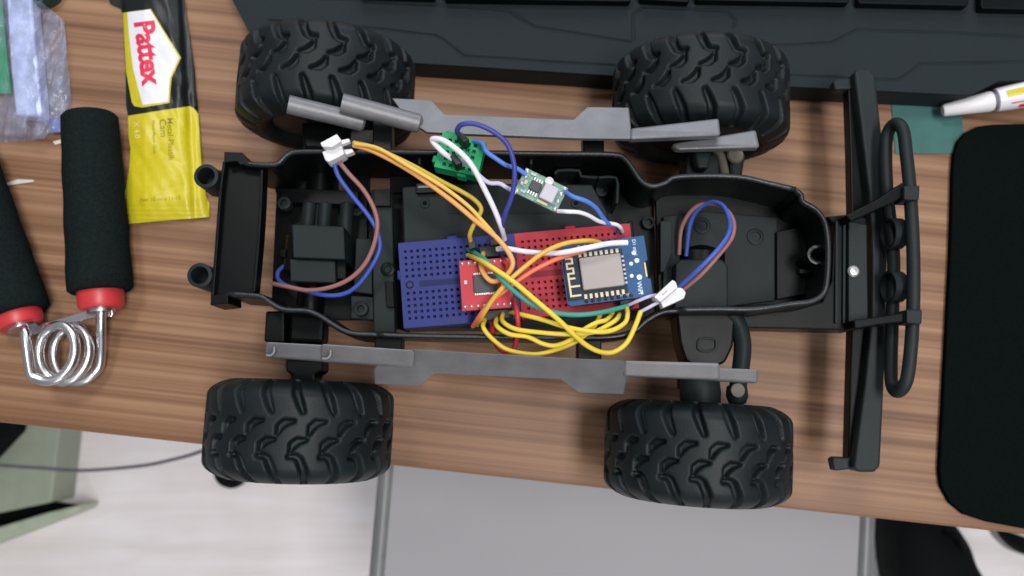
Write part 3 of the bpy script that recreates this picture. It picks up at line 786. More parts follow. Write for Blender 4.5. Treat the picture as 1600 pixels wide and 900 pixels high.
# battery tray under the breadboards
prism('battery_tray', [(628, 292), (700, 286), (925, 288), (948, 330), (965, 420), (985, 505), (900, 512), (636, 514)], 5.40, 4.0, M['tub2'], car, bevel=0.06)
prism('tray_clip', [(650, 286), (688, 286), (688, 300), (650, 302)], 5.7, 5.0, M['tub'], car)
prism('clip_wire', [(653, 290), (685, 289), (685, 293), (653, 294)], 5.78, 5.72, M['slider'], car, bevel=0.02)
wall('tray_ridge', [(868, 272), (872, 266), (905, 266), (908, 275), (940, 277)], 5.6, 3.8, 0.12, M['tub2'], car, sub=2)
wall('tray_ridge', [(935, 277), (963, 277), (965, 300), (964, 318)], 5.8, 3.8, 0.12, M['tub2'], car, sub=2)
wall('tray_ridge', [(985, 345), (990, 400), (1000, 470)], 5.6, 3.8, 0.2, M['tub'], car, sub=2)
prism('side_floor', [(930, 288), (1000, 290), (1022, 318), (1026, 486), (1000, 500), (975, 500)], 3.9, 3.5, M['tub'], car)
prism('side_floor', [(575, 300), (632, 300), (640, 520), (575, 500)], 3.6, 3.4, M['tub'], car)
# front compartment
prism('front_floor', [(1024, 300), (1150, 286), (1243, 300), (1285, 345), (1288, 455), (1236, 474), (1030, 486)], 4.5, 4.2, M['tub'], car)
prism('servo_plate', [(1036, 338), (1100, 330), (1215, 340), (1212, 470), (1130, 480), (1036, 484)], 4.75, 4.5, M['tub2'], car, bevel=0.04)
prism('servo_cover', [(1056, 412), (1064, 405), (1128, 405), (1138, 414), (1138, 484), (1054, 486)], 5.7, 4.7, M['tub2'], car, bevel=0.08, seg=3)
prism('servo_rib', [(1032, 345), (1050, 345), (1050, 395), (1038, 425), (1032, 425)], 5.3, 4.7, M['tub2'], car)
for q in ((1097, 353), (1180, 370)):
    lathe('screw_hole', [(0, 0.36), (0.06, 0.36), (0.08, 0.32), (0.08, 0.22), (-0.02, 0.2), (-0.02, 0)], P(*q, 4.75), (0, 0, 1), M['tub2'], car, cap=False, seg=22)
prism('front_block', [(1214, 362), (1270, 350), (1285, 380), (1283, 455), (1214, 468)], 5.0, 4.5, M['tub'], car)
lathe('front_post', [(-2.0, 0.34), (-0.02, 0.34), (-0.02, 0.25), (-1.6, 0.22), (-1.6, 0)], P(1277, 398, 6.6), (0, 0, 1), M['tub'], car, cap=False, seg=28)
lathe('post_ring', [(-0.1, 0.40), (0.02, 0.40), (0.03, 0.36), (0.02, 0.30), (-0.1, 0.29)], P(1277, 398, 6.6), (0, 0, 1), M['lip'], car, cap=False, seg=28)
prism('shelf', [(1250, 420), (1276, 421), (1268, 428), (1250, 427)], 5.4, 5.0, M['tub2'], car)

for x in (520, 655, 735, 830):
    wall('wall_rib', [(x, 243), (x, 256)], 6.7, 3.7, 0.12, M['tub2'], car, sub=2, bevel=0.02)
for q in ((447, 320, 4.6), (560, 330, 3.8), (566, 484, 5.0), (1012, 350, 3.95), (1010, 455, 3.95), (940, 300, 3.95)):
    lathe('screw_boss', [(0, 0.30), (0.35, 0.28), (0.36, 0.16), (0.15, 0.14), (0.15, 0)], P(*q), (0, 0, 1), M['tub2'], car, cap=False, seg=18)
for q in ((664, 318), (900, 318), (930, 470)):
    lathe('tray_boss', [(0, 0.22), (0.05, 0.2), (0.06, 0.1), (0, 0.08), (0, 0)], P(*q, 5.4), (0, 0, 1), M['tub2'], car, cap=False, seg=18)
prism('tray_line', [(700, 330), (860, 330), (860, 333), (700, 333)], 5.44, 5.38, M['tub2'], car, bevel=0.01)
# side step bars: the far one leans towards the lamp, the near one away from it
def zu(y, base=8.05): return base
def step_plate(name, pts, th=0.32):
    top = [P(*p) for p in pts]; n = len(top)
    V = top + [p - Vector((0, 0, th)) for p in top]
    Fc = [tuple(t) for t in tessellate_polygon([[Vector((p.x, p.y, 0)) for p in top]])]
    Fc += [tuple(n + i for i in reversed(t)) for t in Fc[:]]
    Fc += [(i, (i + 1) % n, n + (i + 1) % n, n + i) for i in range(n)]
    return mesh(name, V, Fc, M['slider'], car, bevel=0.05, seg=2)
hi, lo2 = 8.15, 7.35
step_plate('side_step', [(x, y, hi - 0.018 * (217 - y - (986 - x) * 0.03)) for x, y in ((612, 153), (675, 156), (696, 179), (895, 187), (917, 167), (983, 168), (986, 197), (986, 217), (900, 216), (700, 208), (666, 206), (636, 186))])
def sq_bar(name, pts, z_in, z_out, wdt, th=0.55):
    """a flat-topped bar along two photograph points with its inner and outer edges at their own heights"""
    (a_, b_) = pts
    q = [P(*a_[0], z_out), P(*b_[0], z_out), P(*b_[1], z_in), P(*a_[1], z_in)]
    V = q + [p - Vector((0, 0, th)) for p in q]
    return mesh(name, V, [(0, 1, 2, 3), (7, 6, 5, 4), (0, 1, 5, 4), (1, 2, 6, 5), (2, 3, 7, 6), (3, 0, 4, 7)], M['slider'], car, bevel=0.12, seg=3)
def step_tube(name, p0, p1, r, z0, z1, hollow=False):
    a_, b_ = P(*p0, z0), P(*p1, z1); L = (b_ - a_).length
    if hollow:
        prof = [(0.35, 0.0), (0.35, r * .72), (0, r * .78), (0, r), (L - .1, r), (L, r * .7)]
    else:
        prof = [(0, r * .7), (0.08, r), (L - .1, r), (L, r * .7)]
    return lathe(name, prof, a_, b_ - a_, M['slider'], car, seg=22, cap=False)
step_tube('step_tube', (534, 161), (658, 194), 0.39, 8.45, 7.7, True)
step_tube('step_tube', (450, 163), (570, 192), 0.37, 8.5, 7.55, True)
sq_bar('step_bar', (((984, 200), (984, 217)), ((1124, 184), (1127, 211))), 7.95, 7.6, 0.5)
sq_bar('step_bar', (((1050, 224), (1058, 233)), ((1182, 202), (1188, 230))), 7.6, 7.3, 0.5)
# near one
step_plate('side_step', [(x, y, hi - 0.030 * (y - 545 - (x - 640) * 0.053)) for x, y in ((640, 545), (760, 552), (900, 560), (976, 563), (980, 589), (975, 616), (905, 613), (876, 592), (680, 583), (655, 602), (585, 600), (583, 578), (600, 556))])
sq_bar('step_bar', (((414, 558), (413, 534)), ((548, 568), (548, 541))), 7.95, 7.4, 0.5)
sq_bar('step_bar', (((500, 565), (500, 537)), ((646, 574), (648, 547))), 8.25, 7.7, 0.5)
for cx, cy, cz in ((420, 546, 7.8), (508, 551, 8.1)):
    wall('step_cup', [(cx - 5, cy + 9), (cx + 3, cy + 9), (cx + 8, cy + 3), (cx + 8, cy - 5)], cz + 0.06, cz - 0.2, 0.09, M['slider'], car, sub=3, bevel=0.02)
sq_bar('step_bar', (((974, 588), (974, 563)), ((1126, 594), (1126, 567))), 7.95, 7.6, 0.5)
sq_bar('step_bar', (((1100, 594), (1100, 574)), ((1185, 599), (1187, 577))), 7.6, 7.25, 0.5)
# step mounts between tub and steps
for pts in ([(582, 190), (612, 192), (612, 240), (582, 240)], [(910, 212), (944, 212), (944, 244), (912, 243)], [(585, 520), (628, 522), (628, 552), (585, 548)], [(902, 524), (940, 526), (940, 566), (902, 562)]):
    prism('step_mount', pts, 6.9, 6.0, M['tub'], car, bevel=0.05)
# suspension, rear
prism('link_arm', [(415, 486), (444, 486), (444, 536), (412, 534)], 6.0, 4.6, M['tub'], car, bevel=0.08)
prism('link_arm', [(452, 486), (506, 494), (504, 536), (450, 534)], 5.6, 4.4, M['tub'], car, bevel=0.15)
prism('hub_block', [(446, 562), (503, 562), (503, 580), (492, 586), (492, 602), (456, 602), (456, 586), (446, 580)], 5.0, 3.6, M['tub'], car, bevel=0.1)
prism('link_arm', [(545, 196), (606, 200), (606, 238), (540, 236)], 5.6, 4.4, M['tub'], car, bevel=0.15)
prism('hub_block', [(470, 190), (560, 196), (556, 236), (474, 232)], 4.9, 3.4, M['tub'], car, bevel=0.15)
# suspension, front, near side
prism('shock_tower', [(1056, 486), (1150, 486), (1146, 540), (1134, 566), (1122, 572), (1082, 572), (1070, 562), (1062, 535)], 5.9, 4.4, M['tub'], car, bevel=0.1)
wall('tower_ring', [(1092, 531), (1100, 529), (1114, 529), (1119, 533), (1119, 543), (1113, 548), (1097, 548), (1091, 543), (1092, 531)], 6.0, 5.8, 0.10, M['tub2'], car, sub=3, bevel=0.02)
tube('steering_arm', [P(1136, 488, 5.6), P(1152, 505, 5.6), P(1160, 535, 5.4), P(1158, 570, 5.2), P(1152, 610, 4.9)], 0.36, M['tub2'], car, sides=14)
lathe('knuckle', [(0, 0.3), (0.1, 0.78), (0.9, 0.86), (1.7, 0.8), (2.0, 0.4)], P(1093, 580, 4.6), (0, -1, 0), M['tub2'], car, seg=24)
lathe('ball_joint', [(0, 0.2), (0.1, 0.42), (0.5, 0.46), (0.8, 0.35), (0.9, 0.1)], P(1151, 600, 4.8), (0, -1, 0), M['tub2'], car, seg=20)
lathe('ball_cap', [(0, 0.2), (0.02, 0.30), (0.12, 0.28)], P(1152, 610, 5.3), (0, 0, 1), M['brass'], car, seg=18)
# suspension, front, far side
prism('shock_tower', [(1076, 240), (1122, 240), (1126, 277), (1070, 277)], 5.6, 4.2, M['tub2'], car, bevel=0.1)
prism('shock_tower', [(1086, 236), (1112, 236), (1108, 262), (1090, 262)], 6.4, 5.0, M['tub2'], car, bevel=0.1)
tube('shock_spring', [P(1118, 234, 5.2), P(1126, 245, 5.3), P(1130, 260, 5.4), P(1133, 276, 5.5)], 0.20, M['brass'], car, sides=10)
prism('steering_arm', [(1139, 240), (1166, 238), (1160, 276), (1141, 276)], 5.4, 4.2, M['tub2'], car, bevel=0.15)
lathe('ball_cap', [(0, 0.3), (0.02, 0.36), (0.12, 0.30)], P(1149, 243, 5.5), (0, 0, 1), M['brass'], car, seg=18)
lathe('knuckle', [(0, 0.3), (0.1, 0.8), (0.9, 0.9), (1.7, 0.8), (2.0, 0.4)], P(1095, 236, 4.2), (0, 1, 0), M['tub'], car, seg=24)

# front bumper
prism('bumper_mount', [(1150, 492), (1240, 484), (1284, 472), (1300, 440), (1304, 350), (1292, 338), (1336, 334), (1354, 340), (1356, 506), (1336, 516), (1160, 512)], 5.2, 3.6, M['tub'], car, bevel=0.06)
for x in (1306, 1318):
    prism('mount_rib', [(x, 345), (x + 4, 345), (x + 3, 505), (x - 1, 505)], 5.35, 5.2, M['tub2'], car, bevel=0.02)
prism('mount_plate', [(1326, 345), (1355, 350), (1357, 500), (1326, 508)], 5.5, 5.2, M['bumper'], car, bevel=0.06)
lathe('screw', [(0, 0.24), (0.06, 0.24), (0.14, 0.17), (0.16, 0.06), (0.10, 0.05), (0.10, 0)], P(1333, 424, 5.5), (0, 0, 1), M['tin'], car, seg=20, cap=False)
prism('bumper_bar', [(1335, 112), (1341, 107), (1360, 107), (1368, 116), (1380, 225), (1386, 300), (1387, 400), (1385, 500), (1382, 600), (1376, 728), (1368, 738), (1342, 738), (1334, 732), (1345, 650), (1352, 600), (1362, 500), (1363, 400), (1358, 300), (1346, 200)], 4.3, 3.3, M['bumper'], car, bevel=0.12, seg=3)
prism('bumper_strip', [(1325, 124), (1340, 122), (1346, 200), (1352, 300), (1352, 340), (1331, 340), (1329, 240)], 3.7, 3.0, M['tub'], car, bevel=0.06)
prism('bumper_strip', [(1331, 510), (1355, 510), (1350, 600), (1338, 732), (1325, 730), (1328, 620)], 3.7, 3.0, M['tub'], car, bevel=0.06)
for y in (292, 548):
    prism('bumper_tie', [(1345, y - 10), (1362, y - 10), (1362, y + 9), (1345, y + 9)], 3.6, 3.1, M['tub'], car, bevel=0.04)
prism('bumper_foot', [(1302, 128), (1306, 123), (1338, 121), (1338, 139), (1305, 140)], 3.8, 3.2, M['bumper'], car, bevel=0.1, seg=3)
prism('bumper_foot', [(1300, 718), (1304, 714), (1334, 715), (1334, 733), (1304, 736)], 3.8, 3.2, M['bumper'], car, bevel=0.1, seg=3)
loop = [(x, y, z - 0.7) for x, y, z in [(1386, 300, 5.6), (1384, 235, 5.6), (1388, 206, 5.7), (1400, 193, 6.1), (1411, 204, 6.5), (1416, 240, 6.6), (1422, 300, 6.7), (1427, 400, 6.8), (1426, 500, 6.7), (1420, 575, 6.6), (1413, 602, 6.5), (1402, 612, 6.1), (1394, 602, 5.7), (1392, 575, 5.6), (1394, 500, 5.6), (1396, 400, 5.6)]]
tube('guard_tube', [P(*q) for q in loop], 0.265, M['bumper'], car, n=8, sides=16, closed=True)
prism('guard_plate', [(1322, 336), (1370, 312), (1412, 284), (1418, 300), (1404, 312), (1370, 328), (1330, 346)], 6.2, 4.4, M['tub'], car, bevel=0.05)
prism('guard_clamp', [(1413, 290), (1438, 289), (1437, 313), (1413, 312)], 6.5, 5.5, M['bumper'], car, bevel=0.08)
prism('guard_plate', [(1334, 500), (1380, 494), (1418, 487), (1420, 502), (1376, 507), (1336, 514)], 6.2, 4.4, M['tub'], car, bevel=0.05)
prism('guard_clamp', [(1417, 483), (1442, 483), (1441, 507), (1417, 505)], 6.5, 5.5, M['bumper'], car, bevel=0.08)
for y in (365, 448):
    lathe('fog_lamp', [(0.30, 0.0), (0.30, 0.50), (0, 0.56), (0, 0.66), (0.55, 0.66), (0.75, 0.5), (0.8, 0.1)], P(1387, y, 5.2), (0.95, 0, -0.1), M['tub2'], car, seg=26, cap=False)

# ------------------------------------------------------------------ breadboards
def breadboard(name, fr, cols_, groups, m, hmargin, label, cat, thick=0.85, pitch=0.254, hole=0.112, w=None, h=None, tabs=(), grooves_=None, v0=None, root_group=None, depth=0.24):
    t = thing(name, fr.pt((w or fr.w) / 2, (h or fr.h) / 2, -thick), label, cat, root_group)
    W_, H_ = w or fr.w, h or fr.h
    xs = [0.0]
    for i in range(cols_):
        c = hmargin + i * pitch; xs += [c - hole / 2, c + hole / 2]
    xs.append(W_)
    ys = [0.0]; 
    for c in groups: ys += [c - hole / 2, c + hole / 2]
    ys.append(H_)
    V, Fc, ix = [], [], {}
    def vid(u, v, d):
        k = (round(u, 4), round(v, 4), round(d, 4))
        if k not in ix: ix[k] = len(V); V.append(fr.pt(u, v, d))
        return ix[k]
    for i in range(len(xs) - 1):
        for j in range(len(ys) - 1):
            q = [(xs[i], ys[j]), (xs[i + 1], ys[j]), (xs[i + 1], ys[j + 1]), (xs[i], ys[j + 1])]
            if i % 2 == 1 and j % 2 == 1:
                top = [vid(u, v, 0) for u, v in q]
                sm = 0.8
                cu, cv = (xs[i] + xs[i + 1]) / 2, (ys[j] + ys[j + 1]) / 2
                bt = [vid(cu + (u - cu) * sm, cv + (v - cv) * sm, -depth) for u, v in q]
                for k in range(4): Fc.append((top[k], top[(k + 1) % 4], bt[(k + 1) % 4], bt[k]))
                Fc.append(tuple(bt))
            else:
                Fc.append(tuple(vid(u, v, 0) for u, v in q))
    # sides
    per = [(x, 0) for x in xs] + [(W_, y) for y in ys[1:]] + [(x, H_) for x in reversed(xs[:-1])] + [(0, y) for y in reversed(ys[1:-1])]
    for k in range(len(per)):
        a_, b_ = per[k], per[(k + 1) % len(per)]
        Fc.append((vid(*a_, 0), vid(*b_, 0), vid(*b_, -thick), vid(*a_, -thick)))
    Fc.append(tuple(vid(u, v, -thick) for u, v in reversed(per)))
    o = mesh('body', V, Fc, m, t)
    for (u0, v0_, u1, v1, r_) in tabs:
        fbox('tab', fr, u0, v0_, u1, v1, -thick + 0.05, -0.12, m, t, bevel=0.05)
    return t
fz = 6.27
FR = Frame((622, 380), (803, 365), (633, 513), fz)
rows10 = [0.38 + i * 0.258 for i in range(5)] + [0.38 + 4 * 0.258 + 0.70 + i * 0.258 for i in range(5)]
bw = FR.w; bh = FR.h
bl = breadboard('breadboard', FR, 17, rows10, M['blue'], 0.27, 'blue mini breadboard on the battery tray next to the rear gearbox', 'breadboard', tabs=((2.0, -0.16, 2.45, 0.02, 0), (-0.14, 1.1, 0.02, 1.5, 0)), root_group='mini breadboards in the chassis')
fbox('groove_shade', FR, 0.75, rows10[4] + 0.22, bw - 0.75, rows10[5] - 0.22, -0.3, 0.006, mat('blue_groove_shade', (0.016, 0.021, 0.085), 0.6, 0.15), bl)  # not cut in: a darker blue slab paints the groove's shade
lathe('mount_hole', [(-0.02, 0.17), (0.008, 0.17), (0.012, 0.14), (0.012, 0.11), (-0.02, 0.10), (-0.02, 0)], FR.pt(0.36, (rows10[4] + rows10[5]) / 2, 0), (0, 0, 1), M['tub'], bl, cap=False, seg=18)
FR2 = Frame((803.5, 365), (984, 349), (814, 497), fz)
rd = breadboard('breadboard', FR2, 17, rows10, M['red'], 0.30, 'red mini breadboard carrying the blue wireless board', 'breadboard', h=bh, tabs=((2.1, -0.16, 2.55, 0.02, 0),), root_group='mini breadboards in the chassis')
fbox('groove_shade', FR2, 0.5, rows10[4] + 0.22, FR2.w - 0.5, rows10[5] - 0.22, -0.3, 0.006, mat('red_groove_shade', (0.18, 0.020, 0.030), 0.6, 0.15), rd)  # groove shade painted by a flush slab in darker red
FG = Frame((692, 206), (759, 221), (683, 254), 8.3)
gbp = breadboard('connector_block', FG, 5, [0.26 + i * 0.25 for i in range(5)], M['green'], 0.36, 'small green connector block with pin holes beside the far side step', 'connector block', thick=0.85, w=1.75, h=1.45,
                 tabs=((0.10, -0.14, 0.5, 0.02, 0), (-0.16, 0.2, 0.02, 0.5, 0), (-0.16, 0.95, 0.02, 1.25, 0), (0.9, 1.43, 1.3, 1.56, 0)), hole=0.14)

# ------------------------------------------------------------------ motor driver board (red)
FD = Frame((717, 408), (797, 402), (725, 486), 7.35)
dr = thing('motor_driver_board', FD.pt(1, 1, -1), 'small red driver board with a black chip on the blue breadboard', 'circuit board')
fbox('board', FD, 0, 0, FD.w, FD.h, -0.16, 0, M['redpcb'], dr)
fbox('chip', FD, 0.52, 0.62, 1.42, 1.34, 0, 0.14, M['chip'], dr, bevel=0.02)
leads = []
for i in range(12):
    u = 0.55 + i * 0.07; leads += [(u, 0.54, u + 0.04, 0.63, 0.0, 0.06), (u, 1.33, u + 0.04, 1.42, 0.0, 0.06)]
fboxes('chip_leads', FD, leads, M['tin'], dr)['kind'] = 'stuff'
for i in range(8):
    u = 0.13 + i * (FD.w - 0.26) / 7
    for v in (0.14, FD.h - 0.14):
        lathe('solder_pin', [(0, 0.085), (0.06, 0.07), (0.10, 0.035), (0.26, 0.032), (0.27, 0.0)], FD.pt(u, v, 0), (0, 0, 1), M['tin'], dr, seg=10, cap=False)
fboxes('capacitor', FD, [(0.15, 0.8, 0.27, 0.95, 0, .06)], M['coil'], dr); fboxes('capacitor', FD, [(1.6, 0.9, 1.72, 1.1, 0, .06)], M['coil'], dr)
for v in (0.14, FD.h - 0.14):
    fbox('pin_header', FD, 0.03, v - 0.12, FD.w - 0.03, v + 0.12, -0.42, -0.165, M['bore'], dr)
    fboxes('header_pins', FD, [(0.13 + i * (FD.w - 0.26) / 7 - .03, v - .03, 0.13 + i * (FD.w - 0.26) / 7 + .03, v + .03, -1.2, -0.42) for i in range(8)], M['tin'], dr)['kind'] = 'stuff'

# ------------------------------------------------------------------ wireless board (blue)
FW = Frame((874, 385), (1006, 368), (882, 480), 7.5)
wb = thing('wireless_board', FW.pt(1.6, 1.2, -1.2), 'blue wireless board with a silver shield can on the red breadboard', 'circuit board')
WW, WH = FW.w, FW.h
mesh('board', *(lambda t: (t + [p - Vector((0, 0, 0.16)) for p in t], [tuple(range(len(t))), tuple(range(2 * len(t) - 1, len(t) - 1, -1))] + [(i, (i + 1) % len(t), len(t) + (i + 1) % len(t), len(t) + i) for i in range(len(t))]))(
    FW.poly([(0.12, 0), (WW, 0), (WW, 1.0), (WW - 0.10, 1.02), (WW - 0.10, 1.72), (WW, 1.74), (WW, WH), (0.12, WH), (0, WH - 0.12), (0, 0.12)])), M['bluepcb'], wb, bevel=0.008)
# module with its shield
u0, v0 = FW.uv(880, 399); u1, v1 = FW.uv(972, 468)
v0, v1 = 0.42, WH - 0.22
fbox('module', FW, 0.06, v0, 2.42, v1, 0.0, 0.10, M['darkpcb'], wb)
su0, su1 = 0.66, 2.30
sv0, sv1 = v0 + 0.20, v1 - 0.30
fbox('shield_can', FW, su0, sv0, su1, sv1, 0.10, 0.36, M['shield'], wb, bevel=0.05, seg=2)
for k in range(8):
    u = su0 + 0.08 + k * (su1 - su0 - 0.16) / 7
    fbox('pad', FW, u - 0.055, v0 - 0.02, u + 0.055, v0 + 0.14, 0.02, 0.125, M['gold'], wb, bevel=0)
    fbox('pad', FW, u - 0.055, v1 - 0.16, u + 0.055, v1 + 0.02, 0.02, 0.125, M['gold'], wb, bevel=0)
for k in range(7):
    v = sv0 + 0.12 + k * (sv1 - sv0 - 0.24) / 6
    fbox('pad', FW, 2.35, v - 0.04, 2.44, v + 0.04, 0.02, 0.125, M['coil'], wb, bevel=0)
# meandered aerial
aw = 0.075; am = []
x0, x1 = 0.14, 0.44
ys_ = [v0 + 0.10 + i * 0.20 for i in range(6)]
for i, y in enumerate(ys_[:5]):
    am.append((x0, y, x1, y + aw, 0.10, 0.112))
    xx = x1 - aw if i % 2 == 0 else x0
    if i < 4: am.append((xx, y + aw, xx + aw, ys_[i + 1], 0.10, 0.112))
am += [(x0, ys_[4] + aw, x0 + aw, v1 - 0.12, 0.10, 0.112), (x0 + aw, ys_[4] + 0.32, x1 + 0.14, ys_[4] + 0.32 + aw, 0.10, 0.112), (x0 + aw, v1 - 0.12 - aw, x1 + 0.14, v1 - 0.12, 0.10, 0.112)]
fboxes('antenna_trace', FW, am, M['gold'], wb)
# header strips below and solder points above
for v in (0.14, WH - 0.12):
    fbox('pin_header', FW, 0.62, v - 0.12, WW - 0.65, v + 0.12, -0.45, -0.165, M['bore'], wb)
    for i in range(8):
        u = 0.75 + i * 0.254
        lathe('solder_pin', [(0, 0.085), (0.05, 0.07), (0.08, 0.03), (0.14, 0.028), (0.15, 0)], FW.pt(u, v, 0), (0, 0, 1), M['coil'] if v < 1 else M['chip'], wb, seg=10, cap=False)
    fboxes('header_pins', FW, [(0.75 + i * .254 - .03, v - .03, 0.75 + i * .254 + .03, v + .03, -1.28, -0.45) for i in range(8)], M['tin'], wb)['kind'] = 'stuff'
for (px, py, r_) in ((990, 395, .085), (986, 412, .08), (995, 407, .10), (987, 431, .08), (999, 433, .11), (1003, 458, .06)):
    u, v = FW.uv(px, py)
    lathe('silver_pad', [(0, r_), (0.012, r_ * .95), (0.016, 0)], FW.pt(u, v, 0), (0, 0, 1), M['print'], wb, seg=16, cap=False)
u, v = FW.uv(1008, 421); fbox('edge_contact', FW, WW - 0.18, 1.08, WW - 0.105, 1.66, -0.02, 0.05, M['gold'], wb)
def board_text(body_, fr, u, v, du, dv, size, m, parent, bold=0.01):
    V2, F2 = text_geo(body_, size, bold)
    d = Vector((du, dv)).normalized(); up = Vector((d.y, -d.x))
    mesh('lettering', [fr.pt(u + d.x * x + up.x * y, v + d.y * x + up.y * y, 0.006) for x, y in V2], F2, m, parent)
u, v = FW.uv(990, 372); board_text('D1 mini', FW, u - 0.08, 0.1, 0, 1, 0.20, M['print'], wb)
u, v = FW.uv(997, 440); board_text('WiFi', FW, u - 0.05, v, 0, 1, 0.26, M['print'], wb)
u, v = FW.uv(972, 462); board_text('3V3 5V', FW, u - 0.1, v + 0.02, 1, 0, 0.13, M['print'], wb)

# ------------------------------------------------------------------ step-down converter (green)
FB = Frame((822, 262), (888, 294), (805, 301), 8.3)
bc = thing('voltage_converter', FB.pt(0.9, 0.5, -0.5), 'small green voltage converter board with a grey coil between blue wires', 'circuit board')
fbox('board', FB, 0, 0, FB.w, FB.h, -0.14, 0, M['greenpcb'], bc)
def fu(px, py): return FB.uv(px, py)
fbox('chip', FB, 0.46, 0.34, 0.88, 0.74, 0, 0.15, M['chip'], bc, bevel=0.02)
for i in range(4):
    u = 0.49 + i * 0.105
    fbox('chip_lead', FB, u, 0.20, u + 0.045, 0.345, 0, 0.06, M['tin'], bc, bevel=0)
    fbox('chip_lead', FB, u, 0.735, u + 0.045, 0.90, 0, 0.06, M['tin'], bc, bevel=0)
fbox('coil', FB, 0.98, 0.24, 1.56, 0.90, 0, 0.30, M['coil'], bc, bevel=0.05, seg=2)
lathe('trimmer', [(0, 0.17), (0.14, 0.17), (0.16, 0.14), (0.10, 0.06), (0.10, 0)], FB.pt(1.06, 0.12, 0), (0, 0, 1), M['white'], bc, seg=20, cap=False)
for (u, v) in ((0.1, 0.1), (0.1, FB.h - .1), (FB.w - .1, 0.1), (FB.w - .1, FB.h - .1), (0.14, 0.32), (0.12, 0.62), (FB.w - .14, 0.36), (FB.w - .13, 0.66)):
    lathe('solder_blob', [(0, 0.10), (0.05, 0.085), (0.09, 0.03), (0.095, 0)], FB.pt(u, v, 0), (0, 0, 1), M['tin'], bc, seg=12, cap=False)
fboxes('capacitor', FB, [(0.28, 0.08, 0.5, 0.17, 0, .08)], M['coil'], bc); fboxes('capacitor', FB, [(0.2, 0.45, 0.32, 0.62, 0, .07)], M['gold'], bc)
fboxes('capacitor', FB, [(0.95, 0.94, 1.4, 1.04, 0, .08)], M['gold'], bc); fboxes('capacitor', FB, [(0.2, 0.86, 0.42, 0.96, 0, .07)], M['coil'], bc)

# ------------------------------------------------------------------ white plugs
def plug(polys, label, holes=()):
    c = P(*polys[0][0][0], 7.5)
    t = thing('wire_plug', (c.x, c.y, 7.4), label, 'plug')
    for nm, pts, z1, z0, m in polys_named(polys): prism(nm, pts, z1, z0, m, t, bevel=0.04)
    return t
def polys_named(polys): return [(q[3], q[0], q[1], q[2], q[4] if len(q) > 4 else M['white']) for q in polys]
plug([([(500, 223), (526, 209), (532, 217), (533, 221), (518, 230), (503, 229)], 8.7, 8.0, 'housing'),
      ([(531, 219), (545, 216), (547, 221), (536, 225), (532, 226)], 8.5, 8.2, 'latch'),
      ([(503, 237), (522, 229), (534, 226), (538, 240), (528, 246), (513, 253), (508, 250)], 8.3, 7.5, 'socket'),
      ([(536, 233), (550, 232), (553, 237), (540, 242)], 8.1, 7.7, 'socket_arm'),
      ([(528, 221), (536, 220), (552, 222), (556, 228), (550, 231), (536, 232), (529, 228)], 7.95, 7.5, 'contact_block', M['bore'])],
     'white two-pin plug with a latch joining the orange leads above the gearbox')
plug([([(1022, 464), (1051, 437), (1056, 440), (1059, 449), (1032, 472)], 8.3, 7.5, 'housing'),
      ([(1032, 472), (1059, 449), (1066, 450), (1072, 457), (1069, 466), (1052, 474), (1036, 481)], 8.0, 7.4, 'socket'),
      ([(1034, 460), (1043, 452), (1044, 454), (1036, 462)], 8.34, 8.28, 'slot', M['coil']),
      ([(1037, 466), (1046, 459), (1047, 461), (1039, 468)], 8.32, 8.26, 'slot', M['coil'])],
     'white two-pin plug at the corner of the blue wireless board')

# ------------------------------------------------------------------ jumper housings
def jumper(pts, z1, z0, label):
    o = prism('jumper_housing', pts, z1, z0, M['bore'], bevel=0.03); tag(o, label, 'jumper housing', 'black jumper housings'); return o
jumper([(730, 374), (741, 372), (744, 386), (733, 390)], 7.9, 6.28, 'black jumper housing where the dull yellow wire enters the blue breadboard')
jumper([(748, 386), (778, 382), (780, 400), (750, 402)], 6.95, 6.28, 'wide black jumper housing below the thin white wire end')
jumper([(764, 374), (786, 371), (788, 381), (766, 384)], 7.2, 6.28, 'black jumper housing where white and dark blue wires end')
jumper([(712, 208), (721, 206), (733, 217), (724, 222)], 9.3, 8.31, 'black jumper housing on the green connector block far corner')
jumper([(703, 243), (712, 240), (722, 254), (712, 258)], 9.2, 8.31, 'black jumper housing on the green connector block near corner')
jumper([(752, 486), (800, 482), (802, 496), (754, 502)], 7.0, 6.28, 'long black jumper housing along the near edge of red driver board')
jumper([(968, 470), (990, 466), (992, 478), (970, 482)], 7.05, 6.28, 'black jumper housing at the near corner of blue wireless board')

# ------------------------------------------------------------------ wires
def wire(pts, r, m, label, group=None, tipm=None):
    q = [P(*p) for p in pts]
    q = [p if i in (0, len(q) - 1) else p + Vector((random.uniform(-1, 1), random.uniform(-1, 1), random.uniform(-1, 1))) * 0.028 for i, p in enumerate(q)]
    o = tube('wire', q, r * 0.80, m, n=8, sides=10)
    tag(o, label, 'wire', group); return o
wire([(553, 227, 8.2), (585, 236, 8.6), (640, 266, 9.0), (700, 308, 8.9), (745, 345, 8.7), (775, 371, 8.6), (794, 393, 8.5), (801, 411, 8.4), (795, 428, 8.3), (780, 437, 8.2), (766, 438, 8.1), (756, 428, 8.0), (752, 412, 7.8), (754, 398, 7.2), (755, 394, 6.6)], 0.125, M['w_orange'], 'orange wire from the latched plug curling over the red driver board')
wire([(553, 223, 8.3), (585, 231, 8.8), (640, 257, 9.1), (690, 284, 9.0), (722, 300, 8.9), (742, 312, 8.7), (752, 324, 8.6), (749, 336, 8.5), (739, 352, 8.4), (734, 366, 8.2), (735, 376, 7.85)], 0.115, M['w_olive'], 'dull yellow wire from the latched plug bending into the blue breadboard')
